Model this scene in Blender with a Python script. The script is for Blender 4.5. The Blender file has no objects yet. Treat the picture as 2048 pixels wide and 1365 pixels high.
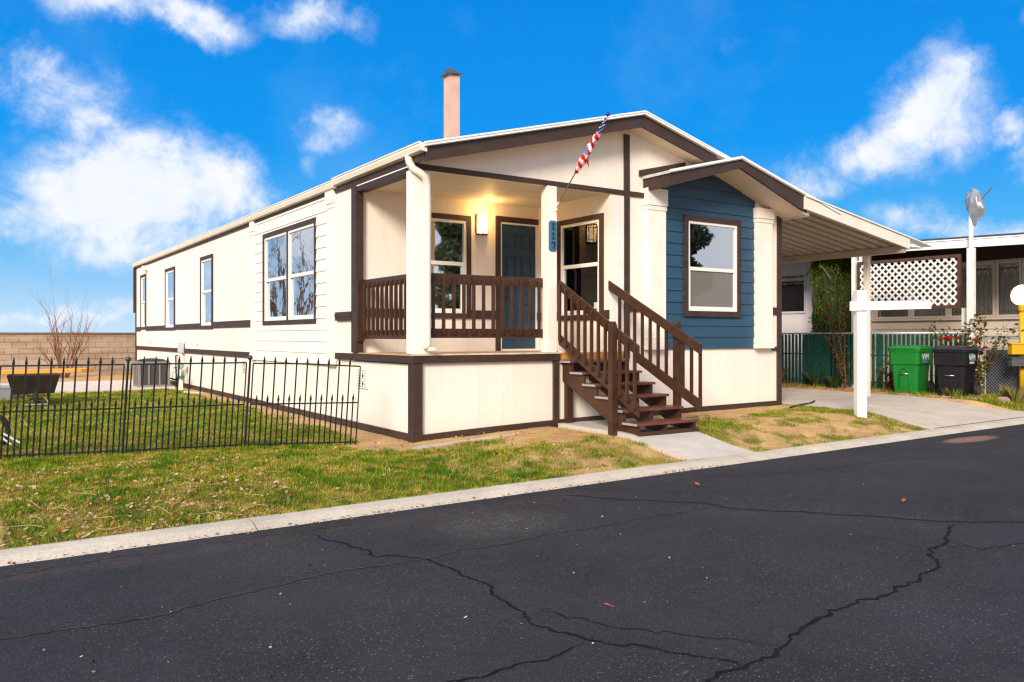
import bpy, bmesh, math, random
import numpy as np
from mathutils import Vector, noise as mnoise
random.seed(7); rng = np.random.default_rng(7)
S = bpy.context.scene
COL = S.collection
R = math.radians
# ------------------------------------------------------------------ camera
CAM = Vector((-5.007, -9.77, 1.416)); FW = Vector((.5585, .8295, 0)); RT = Vector((.8295, -.5585, 0))
cd = bpy.data.cameras.new('camera'); cam = bpy.data.objects.new('camera', cd); COL.objects.link(cam)
cam.location = CAM; cam.rotation_euler = (R(90), 0, -math.atan2(.5585, .8295))
cd.sensor_width = 36; cd.lens = 1640/2048*36; cd.shift_y = -10.5/2048; cd.clip_end = 3000; cd.clip_start = .05
S.camera = cam

# ------------------------------------------------------------------ materials
class NT:
    def __init__(s, tree): s.t = tree; s.n = tree.nodes; s.l = tree.links
    def new(s, typ, **kw):
        n = s.n.new(typ)
        for k, v in kw.items():
            if k.startswith('i_'):
                key = k[2:]; key = int(key) if key.isdigit() else key
                n.inputs[key].default_value = v
            else: setattr(n, k, v)
        return n
    def link(s, a, b): s.l.new(a, b)
    def math(s, op, a, b=None, c=None, clamp=False):
        n = s.n.new('ShaderNodeMath'); n.operation = op; n.use_clamp = clamp
        for i, v in enumerate((a, b, c)):
            if v is None: continue
            if isinstance(v, (int, float)): n.inputs[i].default_value = v
            else: s.l.new(v, n.inputs[i])
        return n.outputs[0]
    def noise(s, vec, scale, detail=4, rough=.55):
        n = s.n.new('ShaderNodeTexNoise'); n.inputs['Scale'].default_value = scale
        n.inputs['Detail'].default_value = detail; n.inputs['Roughness'].default_value = rough
        if vec is not None: s.l.new(vec, n.inputs['Vector'])
        return n.outputs[0]
    def ramp(s, fac, stops):
        n = s.n.new('ShaderNodeValToRGB'); e = n.color_ramp.elements
        while len(e) < len(stops): e.new(.5)
        for i, (p, c) in enumerate(stops): e[i].position = p; e[i].color = (*c, 1) if len(c) == 3 else c
        s.l.new(fac, n.inputs[0]); return n.outputs[0]
    def mix(s, fac, a, b, blend='MIX'):
        n = s.n.new('ShaderNodeMix'); n.data_type = 'RGBA'; n.blend_type = blend
        for i, v in ((0, fac), (6, a), (7, b)):
            if isinstance(v, (int, float)): n.inputs[i].default_value = v
            elif isinstance(v, tuple): n.inputs[i].default_value = (*v, 1)
            else: s.l.new(v, n.inputs[i])
        return n.outputs[2]

def newmat(name):
    m = bpy.data.materials.new(name); m.use_nodes = True
    nt = NT(m.node_tree); b = m.node_tree.nodes['Principled BSDF']
    return m, nt, b

def mat(name, col, rough=.6, var=.12, vscale=3.0, bump=0., bscale=60., metal=0., spec=.4, stretch=None, var2=0., emit=0.):
    m, nt, b = newmat(name)
    tc = nt.new('ShaderNodeTexCoord'); vec = tc.outputs['Object']
    if stretch:
        mp = nt.new('ShaderNodeMapping'); mp.inputs['Scale'].default_value = stretch
        nt.link(vec, mp.inputs[0]); vec = mp.outputs[0]
    n1 = nt.noise(vec, vscale, 5)
    c = nt.ramp(n1, [(.3, tuple(x*(1-var) for x in col)), (.7, tuple(min(1, x*(1+var)) for x in col))])
    if var2:
        n2 = nt.noise(vec, vscale*12, 4)
        c = nt.mix(nt.math('MULTIPLY', nt.math('SUBTRACT', n2, .45, clamp=True), var2*4, clamp=True), c, tuple(x*.5 for x in col))
    nt.link(c, b.inputs['Base Color'])
    b.inputs['Roughness'].default_value = rough; b.inputs['Metallic'].default_value = metal
    b.inputs['Specular IOR Level'].default_value = spec
    if bump:
        bn = nt.new('ShaderNodeBump'); bn.inputs['Strength'].default_value = bump; bn.inputs['Distance'].default_value = .01
        nt.link(nt.noise(vec, bscale, 4), bn.inputs['Height']); nt.link(bn.outputs[0], b.inputs['Normal'])
    if emit:
        b.inputs['Emission Color'].default_value = (*col, 1); b.inputs['Emission Strength'].default_value = emit
    return m

def siding_mat(name, col, pitch=.203):
    m, nt, b = newmat(name)
    tc = nt.new('ShaderNodeTexCoord'); sp = nt.new('ShaderNodeSeparateXYZ'); nt.link(tc.outputs['Object'], sp.inputs[0])
    s = nt.math('ADD', sp.outputs[0], sp.outputs[1])
    f = nt.math('FRACT', nt.math('DIVIDE', nt.math('ADD', s, 50), pitch))
    g = nt.math('SUBTRACT', 1, nt.math('MULTIPLY', nt.math('ABSOLUTE', nt.math('SUBTRACT', f, .5)), 18), clamp=True)
    mp = nt.new('ShaderNodeMapping'); mp.inputs['Scale'].default_value = (1, 1, .25); nt.link(tc.outputs['Object'], mp.inputs[0])
    n1 = nt.noise(mp.outputs[0], 2.2, 6); n2 = nt.noise(tc.outputs['Object'], 14, 5)
    c = nt.ramp(n1, [(.3, tuple(x*.95 for x in col)), (.7, tuple(min(1, x*1.03) for x in col))])
    c = nt.mix(nt.math('MULTIPLY', nt.math('SUBTRACT', n2, .55, clamp=True), .35, clamp=True), c, (col[0]*.8, col[1]*.76, col[2]*.7))
    ms = nt.new('ShaderNodeMapping'); ms.inputs['Scale'].default_value = (5, 5, .35); nt.link(tc.outputs['Object'], ms.inputs[0])
    c = nt.mix(nt.math('MULTIPLY', nt.math('SUBTRACT', nt.noise(ms.outputs[0], 1.6, 6, .65), .52, clamp=True), .9, clamp=True), c, (col[0]*.78, col[1]*.72, col[2]*.65))
    # splash dirt just above the soil
    low = nt.math('MULTIPLY', nt.math('SUBTRACT', .38, sp.outputs[2], clamp=True), 1.1, clamp=True)
    c = nt.mix(nt.math('MULTIPLY', low, n2, clamp=True), c, (.42, .3, .2))
    c = nt.mix(nt.math('MULTIPLY', g, .09), c, tuple(x*.7 for x in col))
    nt.link(c, b.inputs['Base Color']); b.inputs['Roughness'].default_value = .62; b.inputs['Specular IOR Level'].default_value = .3
    bn = nt.new('ShaderNodeBump'); bn.inputs['Strength'].default_value = .2; bn.inputs['Distance'].default_value = .005
    h = nt.math('ADD', nt.math('MULTIPLY', g, -1), nt.math('MULTIPLY', nt.noise(mp.outputs[0], 90, 4), .35))
    nt.link(h, bn.inputs['Height']); nt.link(bn.outputs[0], b.inputs['Normal'])
    return m

CREAM = (.88, .795, .715)
M = {}
M['siding'] = siding_mat('cream_panel_siding', CREAM)
M['cream'] = mat('cream_paint', (.88, .815, .75), .5, .05, 4, .15, 120)
M['lap'] = mat('cream_lap_boards', (.88, .815, .75), .55, .05, 5, .2, 150, stretch=(1, .3, 3))
M['blue'] = mat('blue_lap_boards', (.022, .071, .132), .5, .10, 3, .25, 120, stretch=(.4, 1, 3))
M['brown'] = mat('brown_stained_trim', (.050, .028, .022), .55, .25, 6, .4, 90, stretch=(.5, .5, 1), var2=.3)
M['rail'] = mat('brown_painted_rail', (.058, .024, .012), .42, .22, 7, .3, 80, var2=.25)
M['tread'] = mat('red_brown_tread', (.15, .048, .036), .4, .25, 6, .3, 60, var2=.35)
M['white'] = mat('white_vinyl', (.82, .80, .76), .35, .03, 3)
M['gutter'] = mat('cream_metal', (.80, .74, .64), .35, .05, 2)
M['roof'] = mat('pale_shingle', (.55, .53, .50), .8, .15, 8, .5, 60)
M['edge'] = mat('white_drip_edge', (.83, .83, .82), .35, .06, 4)
M['soffit'] = mat('cream_soffit', (.80, .66, .50), .6, .05, 3)
M['ceil'] = mat('porch_ceiling_board', (.80, .72, .60), .6, .06, 3, .2, 40, stretch=(.2, 2, 1))
M['floor'] = mat('worn_porch_floor', (.62, .40, .20), .55, .35, 7, .3, 50, stretch=(.4, 2, 1), var2=.5)
M['orange'] = mat('weathered_orange_ply', (.55, .24, .045), .6, .35, 9, .3, 50, stretch=(.5, 1, 3), var2=.4)
M['door'] = mat('slate_blue_door', (.018, .052, .095), .45, .06, 3)
M['metal'] = mat('brushed_metal', (.55, .54, .52), .3, .1, 8, metal=.9)
M['darkmetal'] = mat('dark_metal', (.03, .03, .035), .45, .2, 10, metal=.4)
M['iron'] = mat('black_iron', (.012, .017, .022), .38, .3, 12, .2, 100, metal=.3)
M['ironball'] = mat('blue_grey_finial', (.05, .065, .09), .4, .1, 9, metal=.3)
M['pinkflue'] = mat('pink_flue_paint', (.60, .385, .31), .6, .10, 5, .2, 30, var2=.15)
M['flash'] = mat('dark_flashing', (.09, .105, .12), .5, .2, 6, metal=.5)
M['plaque'] = mat('blue_plaque', (.045, .15, .26), .4, .05, 4)
M['digit'] = mat('dark_digit', (.025, .022, .025), .4, .05, 4)
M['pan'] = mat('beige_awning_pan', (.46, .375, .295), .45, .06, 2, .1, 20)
M['concrete'] = mat('pale_concrete', (.56, .485, .42), .85, .12, 2.2, .35, 120, var2=.25)
M['walk'] = mat('walkway_concrete', (.54, .495, .46), .85, .10, 3, .35, 140, var2=.15)
M['kerb'] = mat('kerb_concrete', (.52, .455, .385), .85, .16, 3, .4, 100, var2=.38)
M['signwhite'] = mat('white_sign_paint', (.86, .86, .85), .4, .04, 3)
M['binG'] = mat('green_plastic', (.006, .17, .022), .42, .12, 3, .1, 60)
M['binB'] = mat('black_plastic', (.005, .005, .009), .5, .25, 5, .1, 60)
M['binlid'] = mat('grey_lid_plastic', (.022, .024, .034), .3, .12, 4)
M['rubber'] = mat('black_rubber', (.012, .012, .012), .7, .2, 10)
M['yellow'] = mat('yellow_paint', (.62, .36, .012), .42, .10, 4, .15, 60)
M['greybox'] = mat('grey_paint', (.085, .085, .095), .5, .15, 4)
M['greenslat'] = mat('green_pvc_slat', (.008, .075, .055), .45, .35, 9)
M['charcoal'] = mat('charcoal_screen', (.035, .038, .05), .7, .3, 20)
M['galv'] = mat('galvanised_wire', (.42, .46, .50), .4, .1, 9, metal=.6)
M['neigh'] = mat('neighbour_tan_siding', (.62, .54, .46), .6, .06, 2, stretch=(1, .3, 3))
M['neighlav'] = mat('neighbour_grey_wall', (.66, .62, .64), .6, .05, 2)
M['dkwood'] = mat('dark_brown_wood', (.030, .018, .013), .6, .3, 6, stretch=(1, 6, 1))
M['lathwhite'] = mat('white_lattice', (.80, .78, .77), .55, .10, 6, var2=.25)
M['lathframe'] = mat('brown_lattice_frame', (.085, .040, .024), .6, .3, 7, var2=.3)
M['silver'] = mat('silver_plastic_wrap', (.33, .36, .41), .28, .15, 6, .3, 30, metal=.55)
M['stick'] = mat('brown_stick', (.20, .075, .035), .7, .3, 12)
M['bark'] = mat('twig_bark', (.19, .09, .06), .8, .3, 12)
M['barkpale'] = mat('grey_bark', (.16, .12, .10), .85, .3, 9)
M['ac'] = mat('grey_ac_housing', (.22, .205, .20), .5, .08, 5)
M['acdark'] = mat('dark_coil_grille', (.055, .05, .048), .6, .3, 40, stretch=(1, 1, 8))
M['tray'] = mat('dark_barrow_tray', (.030, .022, .017), .55, .35, 5)
M['plank'] = mat('orange_plank', (.78, .34, .045), .5, .15, 4, .2, 40, stretch=(1, 1, 6))
M['tub'] = mat('blue_grey_tub', (.20, .22, .24), .5, .1, 3)
M['stone'] = mat('pink_flat_stone', (.36, .23, .19), .8, .25, 9, .5, 30)
M['redpetal'] = mat('red_petal', (.62, .010, .006), .5, .3, 20)
M['pot'] = mat('green_brass_fitting', (.28, .40, .33), .4, .2, 9)
M['palegrey'] = mat('pale_grey_box', (.55, .58, .58), .45, .05, 4)
M['flagred'] = mat('flag_red', (.70, .004, .008), .6, .1, 20)
M['flagwhite'] = mat('flag_white', (.80, .78, .80), .6, .06, 20)
M['flagblue'] = mat('flag_blue', (.010, .04, .22), .6, .1, 20)
M['clip'] = mat('light_blue_clip', (.03, .36, .62), .45, .05, 9)
M['curtain'] = mat('white_curtain', (.62, .60, .56), .8, .18, 9, stretch=(6, 6, .2))
M['curtain2'] = mat('beige_curtain', (.48, .42, .32), .8, .25, 9, stretch=(6, 6, .2))
M['greycurtain'] = mat('grey_curtain', (.46, .46, .42), .85, .35, 8, stretch=(6, 6, .2))
M['screen'] = mat('insect_screen', (.075, .062, .052), .8, .15, 60)
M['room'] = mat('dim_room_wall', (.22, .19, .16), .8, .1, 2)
M['hose'] = mat('black_hose', (.02, .02, .035), .4, .1, 9)
M['paper'] = mat('white_paper', (.7, .7, .7), .7, .1, 9)
M['leaforange'] = mat('orange_dry_leaf', (.50, .085, .02), .6, .3, 30)
M['bulk'] = mat('vent_white', (.78, .75, .70), .45, .03, 3)
M['black'] = mat('black_hole', (.006, .006, .006), .9, .1, 5)

def glass(name, tint, refl):
    m, nt, b = newmat(name); nt.n.remove(b); out = nt.n['Material Output']
    tr = nt.new('ShaderNodeBsdfTransparent'); tr.inputs[0].default_value = (*tint, 1)
    gl = nt.new('ShaderNodeBsdfGlossy'); gl.inputs['Roughness'].default_value = .015; gl.inputs[0].default_value = (.95, .97, 1, 1)
    fr = nt.new('ShaderNodeFresnel'); fr.inputs[0].default_value = 1.5
    tc = nt.new('ShaderNodeTexCoord'); bn = nt.new('ShaderNodeBump'); bn.inputs['Strength'].default_value = .05; bn.inputs['Distance'].default_value = .02
    nt.link(nt.noise(tc.outputs['Object'], 2.5, 2), bn.inputs['Height']); nt.link(bn.outputs[0], gl.inputs['Normal'])
    f = nt.math('ADD', fr.outputs[0], refl, clamp=True)
    mx = nt.new('ShaderNodeMixShader'); nt.link(f, mx.inputs[0]); nt.link(tr.outputs[0], mx.inputs[1]); nt.link(gl.outputs[0], mx.inputs[2])
    nt.link(mx.outputs[0], out.inputs[0]); return m
M['glass'] = glass('window_glass', (.75, .78, .78), .50)
M['glassdark'] = glass('dark_window_glass', (.6, .6, .6), .0)
M['glassclear'] = glass('clear_window_glass', (.9, .9, .9), .04)
m, nt, b = newmat('insect_mesh'); b.inputs['Base Color'].default_value = (.26, .235, .21, 1); b.inputs['Roughness'].default_value = .8; M['mesh'] = m
tr = nt.new('ShaderNodeBsdfTransparent'); mx = nt.new('ShaderNodeMixShader'); mx.inputs[0].default_value = .48
nt.link(tr.outputs[0], mx.inputs[1]); nt.link(b.outputs[0], mx.inputs[2]); nt.link(mx.outputs[0], nt.n['Material Output'].inputs[0])

def attr_mat(name, rough=.7, transl=0., spec=.25, var=.3):
    m, nt, b = newmat(name)
    a = nt.new('ShaderNodeAttribute'); a.attribute_name = 'tint'
    tc = nt.new('ShaderNodeTexCoord')
    n = nt.noise(tc.outputs['Object'], 9, 3)
    c = nt.mix(nt.math('MULTIPLY', n, var), a.outputs['Color'], (.0, .0, .0))
    nt.link(c, b.inputs['Base Color']); b.inputs['Roughness'].default_value = rough; b.inputs['Specular IOR Level'].default_value = spec
    if transl:
        t = nt.new('ShaderNodeBsdfTranslucent'); nt.link(c, t.inputs[0])
        mx = nt.new('ShaderNodeMixShader'); mx.inputs[0].default_value = transl
        nt.link(b.outputs[0], mx.inputs[1]); nt.link(t.outputs[0], mx.inputs[2]); nt.link(mx.outputs[0], nt.n['Material Output'].inputs[0])
    return m
M['grass'] = attr_mat('grass_blades', .6, .25, .2, .2)
M['leafy'] = attr_mat('foliage_leaves', .6, .25, .25, .35)
M['litter'] = attr_mat('dry_leaf_litter', .8, .15, .15, .2)

# road: sealed asphalt with pale aggregate, worn patches
m, nt, b = newmat('asphalt'); M['asphalt'] = m
tc = nt.new('ShaderNodeTexCoord'); o = tc.outputs['Object']
big = nt.noise(o, .8, 7, .68); mid = nt.noise(o, 5, 5, .6); fine = nt.noise(o, 170, 3, .7)
c = nt.ramp(big, [(.3, (.0150, .0148, .0195)), (.7, (.0335, .0330, .0415))])
c = nt.mix(nt.math('MULTIPLY', nt.math('SUBTRACT', mid, .5, clamp=True), 2.2, clamp=True), c, (.034, .0335, .040))
vo = nt.new('ShaderNodeTexVoronoi'); vo.inputs['Scale'].default_value = 62; nt.link(o, vo.inputs['Vector'])
vo2 = nt.new('ShaderNodeTexVoronoi'); vo2.inputs['Scale'].default_value = 125; nt.link(o, vo2.inputs['Vector'])
sepc = nt.new('ShaderNodeSeparateColor'); nt.link(vo.outputs['Color'], sepc.inputs[0])
sepc2 = nt.new('ShaderNodeSeparateColor'); nt.link(vo2.outputs['Color'], sepc2.inputs[0])
wear = nt.math('MULTIPLY', nt.math('SUBTRACT', nt.noise(o, .9, 4), .38, clamp=True), 4, clamp=True)
spk = nt.math('MULTIPLY', nt.math('GREATER_THAN', sepc.outputs[0], .90), nt.math('LESS_THAN', vo.outputs['Distance'], .33))
spk2 = nt.math('MULTIPLY', nt.math('GREATER_THAN', sepc2.outputs[0], .80), nt.math('LESS_THAN', vo2.outputs['Distance'], .42))
c = nt.mix(nt.math('MULTIPLY', nt.math('MULTIPLY', spk, wear), .6), c, (.26, .245, .225))
c = nt.mix(nt.math('MULTIPLY', spk2, .6), c, (.12, .116, .118))
c = nt.mix(nt.math('MULTIPLY', nt.math('SUBTRACT', fine, .5, clamp=True), 2.4, clamp=True), c, (.058, .057, .064))
# dusty gutter line along the kerb
sp = nt.new('ShaderNodeSeparateXYZ'); nt.link(o, sp.inputs[0])
gut = nt.math('SUBTRACT', 1, nt.math('MULTIPLY', nt.math('ABSOLUTE', nt.math('ADD', sp.outputs[1], 3.42)), 5.), clamp=True)
gut = nt.math('MULTIPLY', nt.math('MULTIPLY', gut, nt.math('LESS_THAN', sp.outputs[0], 0.3)), nt.math('MULTIPLY', nt.math('SUBTRACT', nt.noise(o, 7, 6, .7), .42, clamp=True), 3.5, clamp=True))
c = nt.mix(nt.math('MULTIPLY', gut, .8, clamp=True), c, (.085, .055, .034))
def blob(cx, cy, rx, ry):
    dx = nt.math('DIVIDE', nt.math('SUBTRACT', sp.outputs[0], cx), rx); dy = nt.math('DIVIDE', nt.math('SUBTRACT', sp.outputs[1], cy), ry)
    r2 = nt.math('ADD', nt.math('MULTIPLY', dx, dx), nt.math('MULTIPLY', dy, dy))
    return nt.math('SUBTRACT', 1.25, nt.math('ADD', r2, nt.math('MULTIPLY', mid, .5)), clamp=True)
b1 = blob(-1.25, -3.95, .75, .55)
c = nt.mix(nt.math('MULTIPLY', b1, .35), c, (.085, .070, .052))
c = nt.mix(nt.math('MULTIPLY', nt.math('MULTIPLY', nt.math('MULTIPLY', b1, spk2), nt.math('GREATER_THAN', mid, .48)), .9), c, (.28, .33, .33))
b2 = blob(7.3, -3.55, .75, .22)
c = nt.mix(nt.math('MULTIPLY', b2, 1.6, clamp=True), c, (.22, .13, .09))
nt.link(c, b.inputs['Base Color']); b.inputs['Roughness'].default_value = .85; b.inputs['Specular IOR Level'].default_value = .18
bn = nt.new('ShaderNodeBump'); bn.inputs['Strength'].default_value = .7; bn.inputs['Distance'].default_value = .006
nt.link(nt.math('ADD', fine, nt.math('MULTIPLY', mid, .6)), bn.inputs['Height']); nt.link(bn.outputs[0], b.inputs['Normal'])
M['crack'] = mat('black_crack_seal', (.0125, .0115, .0125), .9, .3, 9, spec=.08)
M['crackrust'] = mat('dirt_filled_crack', (.05, .024, .013), .9, .8, 14)

# ground: soil / thatch by the 'lawn' attribute
m, nt, b = newmat('soil_and_thatch'); M['soil'] = m
tc = nt.new('ShaderNodeTexCoord'); o = tc.outputs['Object']
at = nt.new('ShaderNodeAttribute'); at.attribute_name = 'lawn'
n1 = nt.noise(o, 2.5, 6, .6); n2 = nt.noise(o, 22, 5, .65); n3 = nt.noise(o, 90, 4, .7)
dirt = nt.ramp(n2, [(.3, (.37, .205, .10)), (.7, (.58, .36, .19))])
straw = nt.ramp(n3, [(.3, (.46, .29, .11)), (.7, (.70, .49, .22))])
dirt = nt.mix(nt.math('MULTIPLY', nt.math('SUBTRACT', n1, .42, clamp=True), 5, clamp=True), dirt, straw)
th = nt.ramp(n2, [(.3, (.085, .095, .016)), (.7, (.27, .215, .06))])
c = nt.mix(nt.math('ADD', nt.math('ADD', nt.math('MULTIPLY', nt.math('SUBTRACT', at.outputs['Fac'], .5), 2.0), .45), nt.math('ADD', nt.math('MULTIPLY', nt.math('SUBTRACT', n2, .5), 1.6), nt.math('MULTIPLY', nt.math('SUBTRACT', n3, .5), 1.2)), clamp=True), dirt, th)
nt.link(c, b.inputs['Base Color']); b.inputs['Roughness'].default_value = .95; b.inputs['Specular IOR Level'].default_value = .1
bn = nt.new('ShaderNodeBump'); bn.inputs['Strength'].default_value = .8; bn.inputs['Distance'].default_value = .02
nt.link(nt.math('ADD', n2, nt.math('MULTIPLY', n3, .5)), bn.inputs['Height']); nt.link(bn.outputs[0], b.inputs['Normal'])

# block wall: courses of tan block
m, nt, b = newmat('tan_blockwork'); M['block'] = m
tc = nt.new('ShaderNodeTexCoord'); mp = nt.new('ShaderNodeMapping'); mp.inputs['Rotation'].default_value = (R(90), 0, 0)
nt.link(tc.outputs['Object'], mp.inputs[0])
br = nt.new('ShaderNodeTexBrick'); br.inputs['Scale'].default_value = 1; br.inputs['Brick Width'].default_value = .42; br.inputs['Row Height'].default_value = .2
br.inputs['Mortar Size'].default_value = .016; br.inputs['Color1'].default_value = (.34, .235, .155, 1); br.inputs['Color2'].default_value = (.40, .30, .215, 1)
br.inputs['Mortar'].default_value = (.20, .14, .095, 1); br.inputs['Bias'].default_value = 0; nt.link(mp.outputs[0], br.inputs[0])
st = nt.new('ShaderNodeMapping'); st.inputs['Scale'].default_value = (.35, 1, 3.0); nt.link(tc.outputs['Object'], st.inputs[0])
c = nt.mix(nt.math('MULTIPLY', nt.math('SUBTRACT', nt.noise(st.outputs[0], 1.4, 6), .5, clamp=True), 3, clamp=True), br.outputs[0], (.52, .42, .35))
nt.link(c, b.inputs['Base Color']); b.inputs['Roughness'].default_value = .9

def emis(name, col, strength):
    m, nt, b = newmat(name); b.inputs['Base Color'].default_value = (*col, 1)
    b.inputs['Emission Color'].default_value = (*col, 1); b.inputs['Emission Strength'].default_value = strength; return m
M['lampglass'] = emis('lit_sconce_glass', (1, .72, .34), 4)
M['globe'] = emis('lit_globe_glass', (1, .84, .50), 1.3)

# ------------------------------------------------------------------ mesh helpers
class MB:
    def __init__(s): s.v = []; s.f = []; s.mi = []; s.cur = 0
    def face(s, pts):
        i = len(s.v); s.v += [tuple(p) for p in pts]; s.f.append(tuple(range(i, i+len(pts)))); s.mi.append(s.cur)
    def slab(s, poly, vec):
        poly = [Vector(p) for p in poly]; vec = Vector(vec); n = len(poly); i = len(s.v)
        s.v += [tuple(p) for p in poly] + [tuple(p+vec) for p in poly]
        fs = [tuple(range(i, i+n)), tuple(range(i+2*n-1, i+n-1, -1))] + [(i+k, i+(k+1) % n, i+n+(k+1) % n, i+n+k) for k in range(n)]
        s.f += fs; s.mi += [s.cur]*len(fs); return s
    def box(s, x0, x1, y0, y1, z0, z1):
        return s.slab([(x0, y0, z0), (x1, y0, z0), (x1, y1, z0), (x0, y1, z0)], (0, 0, z1-z0))
    def tube(s, pts, r, seg=8, cap=True):
        pts = [Vector(p) for p in pts]; n = len(pts); rs = r if isinstance(r, (list, tuple)) else [r]*n
        i = len(s.v); prev = None
        for k, p in enumerate(pts):
            d = (pts[min(k+1, n-1)]-pts[max(k-1, 0)]).normalized()
            if prev is None:
                a = Vector((0, 0, 1)) if abs(d.z) < .9 else Vector((1, 0, 0)); u = d.cross(a).normalized()
            else:
                u = (prev-d*prev.dot(d)).normalized()
            prev = u; w = d.cross(u)
            for j in range(seg):
                t = 2*math.pi*(j+.5)/seg
                s.v.append(tuple(p+(u*math.cos(t)+w*math.sin(t))*rs[k]))
        for k in range(n-1):
            for j in range(seg):
                a = i+k*seg+j; b_ = i+k*seg+(j+1) % seg; s.f.append((a, b_, b_+seg, a+seg)); s.mi.append(s.cur)
        if cap:
            s.f.append(tuple(i+j for j in range(seg))[::-1]); s.f.append(tuple(i+(n-1)*seg+j for j in range(seg))); s.mi += [s.cur]*2
        return s
    def lathe(s, c, prof, seg=16, axis='z'):
        # prof: (r, h) ; around the given axis through c
        i = len(s.v); c = Vector(c)
        for r, h in prof:
            for j in range(seg):
                t = 2*math.pi*j/seg; a, b_ = r*math.cos(t), r*math.sin(t)
                o = {'z': (a, b_, h), 'x': (h, a, b_), 'y': (a, h, b_)}[axis]
                s.v.append(tuple(c+Vector(o)))
        for k in range(len(prof)-1):
            for j in range(seg):
                a = i+k*seg+j; b_ = i+k*seg+(j+1) % seg; s.f.append((a, b_, b_+seg, a+seg)); s.mi.append(s.cur)
        s.f.append(tuple(i+j for j in range(seg))[::-1]); s.f.append(tuple(i+(len(prof)-1)*seg+j for j in range(seg))); s.mi += [s.cur]*2
        return s
    def build(s, name, mats, parent=None, smooth=False, recalc=True, bevel=0):
        me = bpy.data.meshes.new(name)
        off = WORLD.get(parent.name, Vector()) if parent else Vector()
        vs = [(a-off[0], b_-off[1], c_-off[2]) for a, b_, c_ in s.v]
        me.from_pydata(vs, [], s.f)
        if recalc:
            bm = bmesh.new(); bm.from_mesh(me); bmesh.ops.recalc_face_normals(bm, faces=bm.faces); bm.to_mesh(me); bm.free()
        mats = mats if isinstance(mats, (list, tuple)) else [mats]
        for mm in mats: me.materials.append(mm)
        if len(mats) > 1: me.polygons.foreach_set('material_index', s.mi)
        if smooth: me.polygons.foreach_set('use_smooth', [True]*len(me.polygons))
        ob = bpy.data.objects.new(name, me); COL.objects.link(ob)
        if parent: ob.parent = parent; WORLD[ob.name] = off
        if bevel:
            bv = ob.modifiers.new('bevel', 'BEVEL'); bv.width = bevel; bv.segments = 2; bv.limit_method = 'ANGLE'
        return ob
WORLD = {}
def thing(name, label, cat, loc=(0, 0, 0), group=None):
    o = bpy.data.objects.new(name, None); COL.objects.link(o); o.location = loc; WORLD[o.name] = Vector(loc); o.empty_display_size = .1
    o['label'] = label; o['category'] = cat
    if group: o['group'] = group
    return o
def tag(o, label, cat, group=None, kind=None):
    o['label'] = label; o['category'] = cat
    if group: o['group'] = group
    if kind: o['kind'] = kind
    return o
def struct(o): o['kind'] = 'structure'; return o
def bx(name, dims, m, parent=None, bevel=0): return MB().box(*dims).build(name, m, parent, bevel=bevel)
def relocate(o):
    # put a single-mesh thing's origin at its base
    me = o.data; n = len(me.vertices); a = np.empty(n*3); me.vertices.foreach_get('co', a); a = a.reshape(-1, 3)
    c = Vector(((a[:, 0].min()+a[:, 0].max())/2, (a[:, 1].min()+a[:, 1].max())/2, a[:, 2].min()))
    me.vertices.foreach_set('co', (a-np.array(c)).ravel()); o.location = c; return o

def quads_mesh(name, V, tint, m, parent=None, nper=4):
    """V: (n, nper, 3) array of faces; tint: (n,3)"""
    n = len(V); off = np.array(WORLD.get(parent.name, (0, 0, 0))) if parent else np.zeros(3)
    me = bpy.data.meshes.new(name); me.vertices.add(n*nper); me.vertices.foreach_set('co', (V.reshape(-1, 3)-off).ravel().astype(np.float32))
    me.loops.add(n*nper); me.loops.foreach_set('vertex_index', np.arange(n*nper, dtype=np.int32))
    me.polygons.add(n); me.polygons.foreach_set('loop_start', np.arange(n, dtype=np.int32)*nper); me.polygons.foreach_set('loop_total', np.full(n, nper, dtype=np.int32))
    at = me.color_attributes.new('tint', 'FLOAT_COLOR', 'POINT')
    c = np.ones((n, nper, 4), dtype=np.float32); c[:, :, :3] = tint[:, None, :]; at.data.foreach_set('color', c.ravel())
    me.update(calc_edges=True); me.materials.append(m)
    o = bpy.data.objects.new(name, me); COL.objects.link(o)
    if parent: o.parent = parent
    return o

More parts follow.
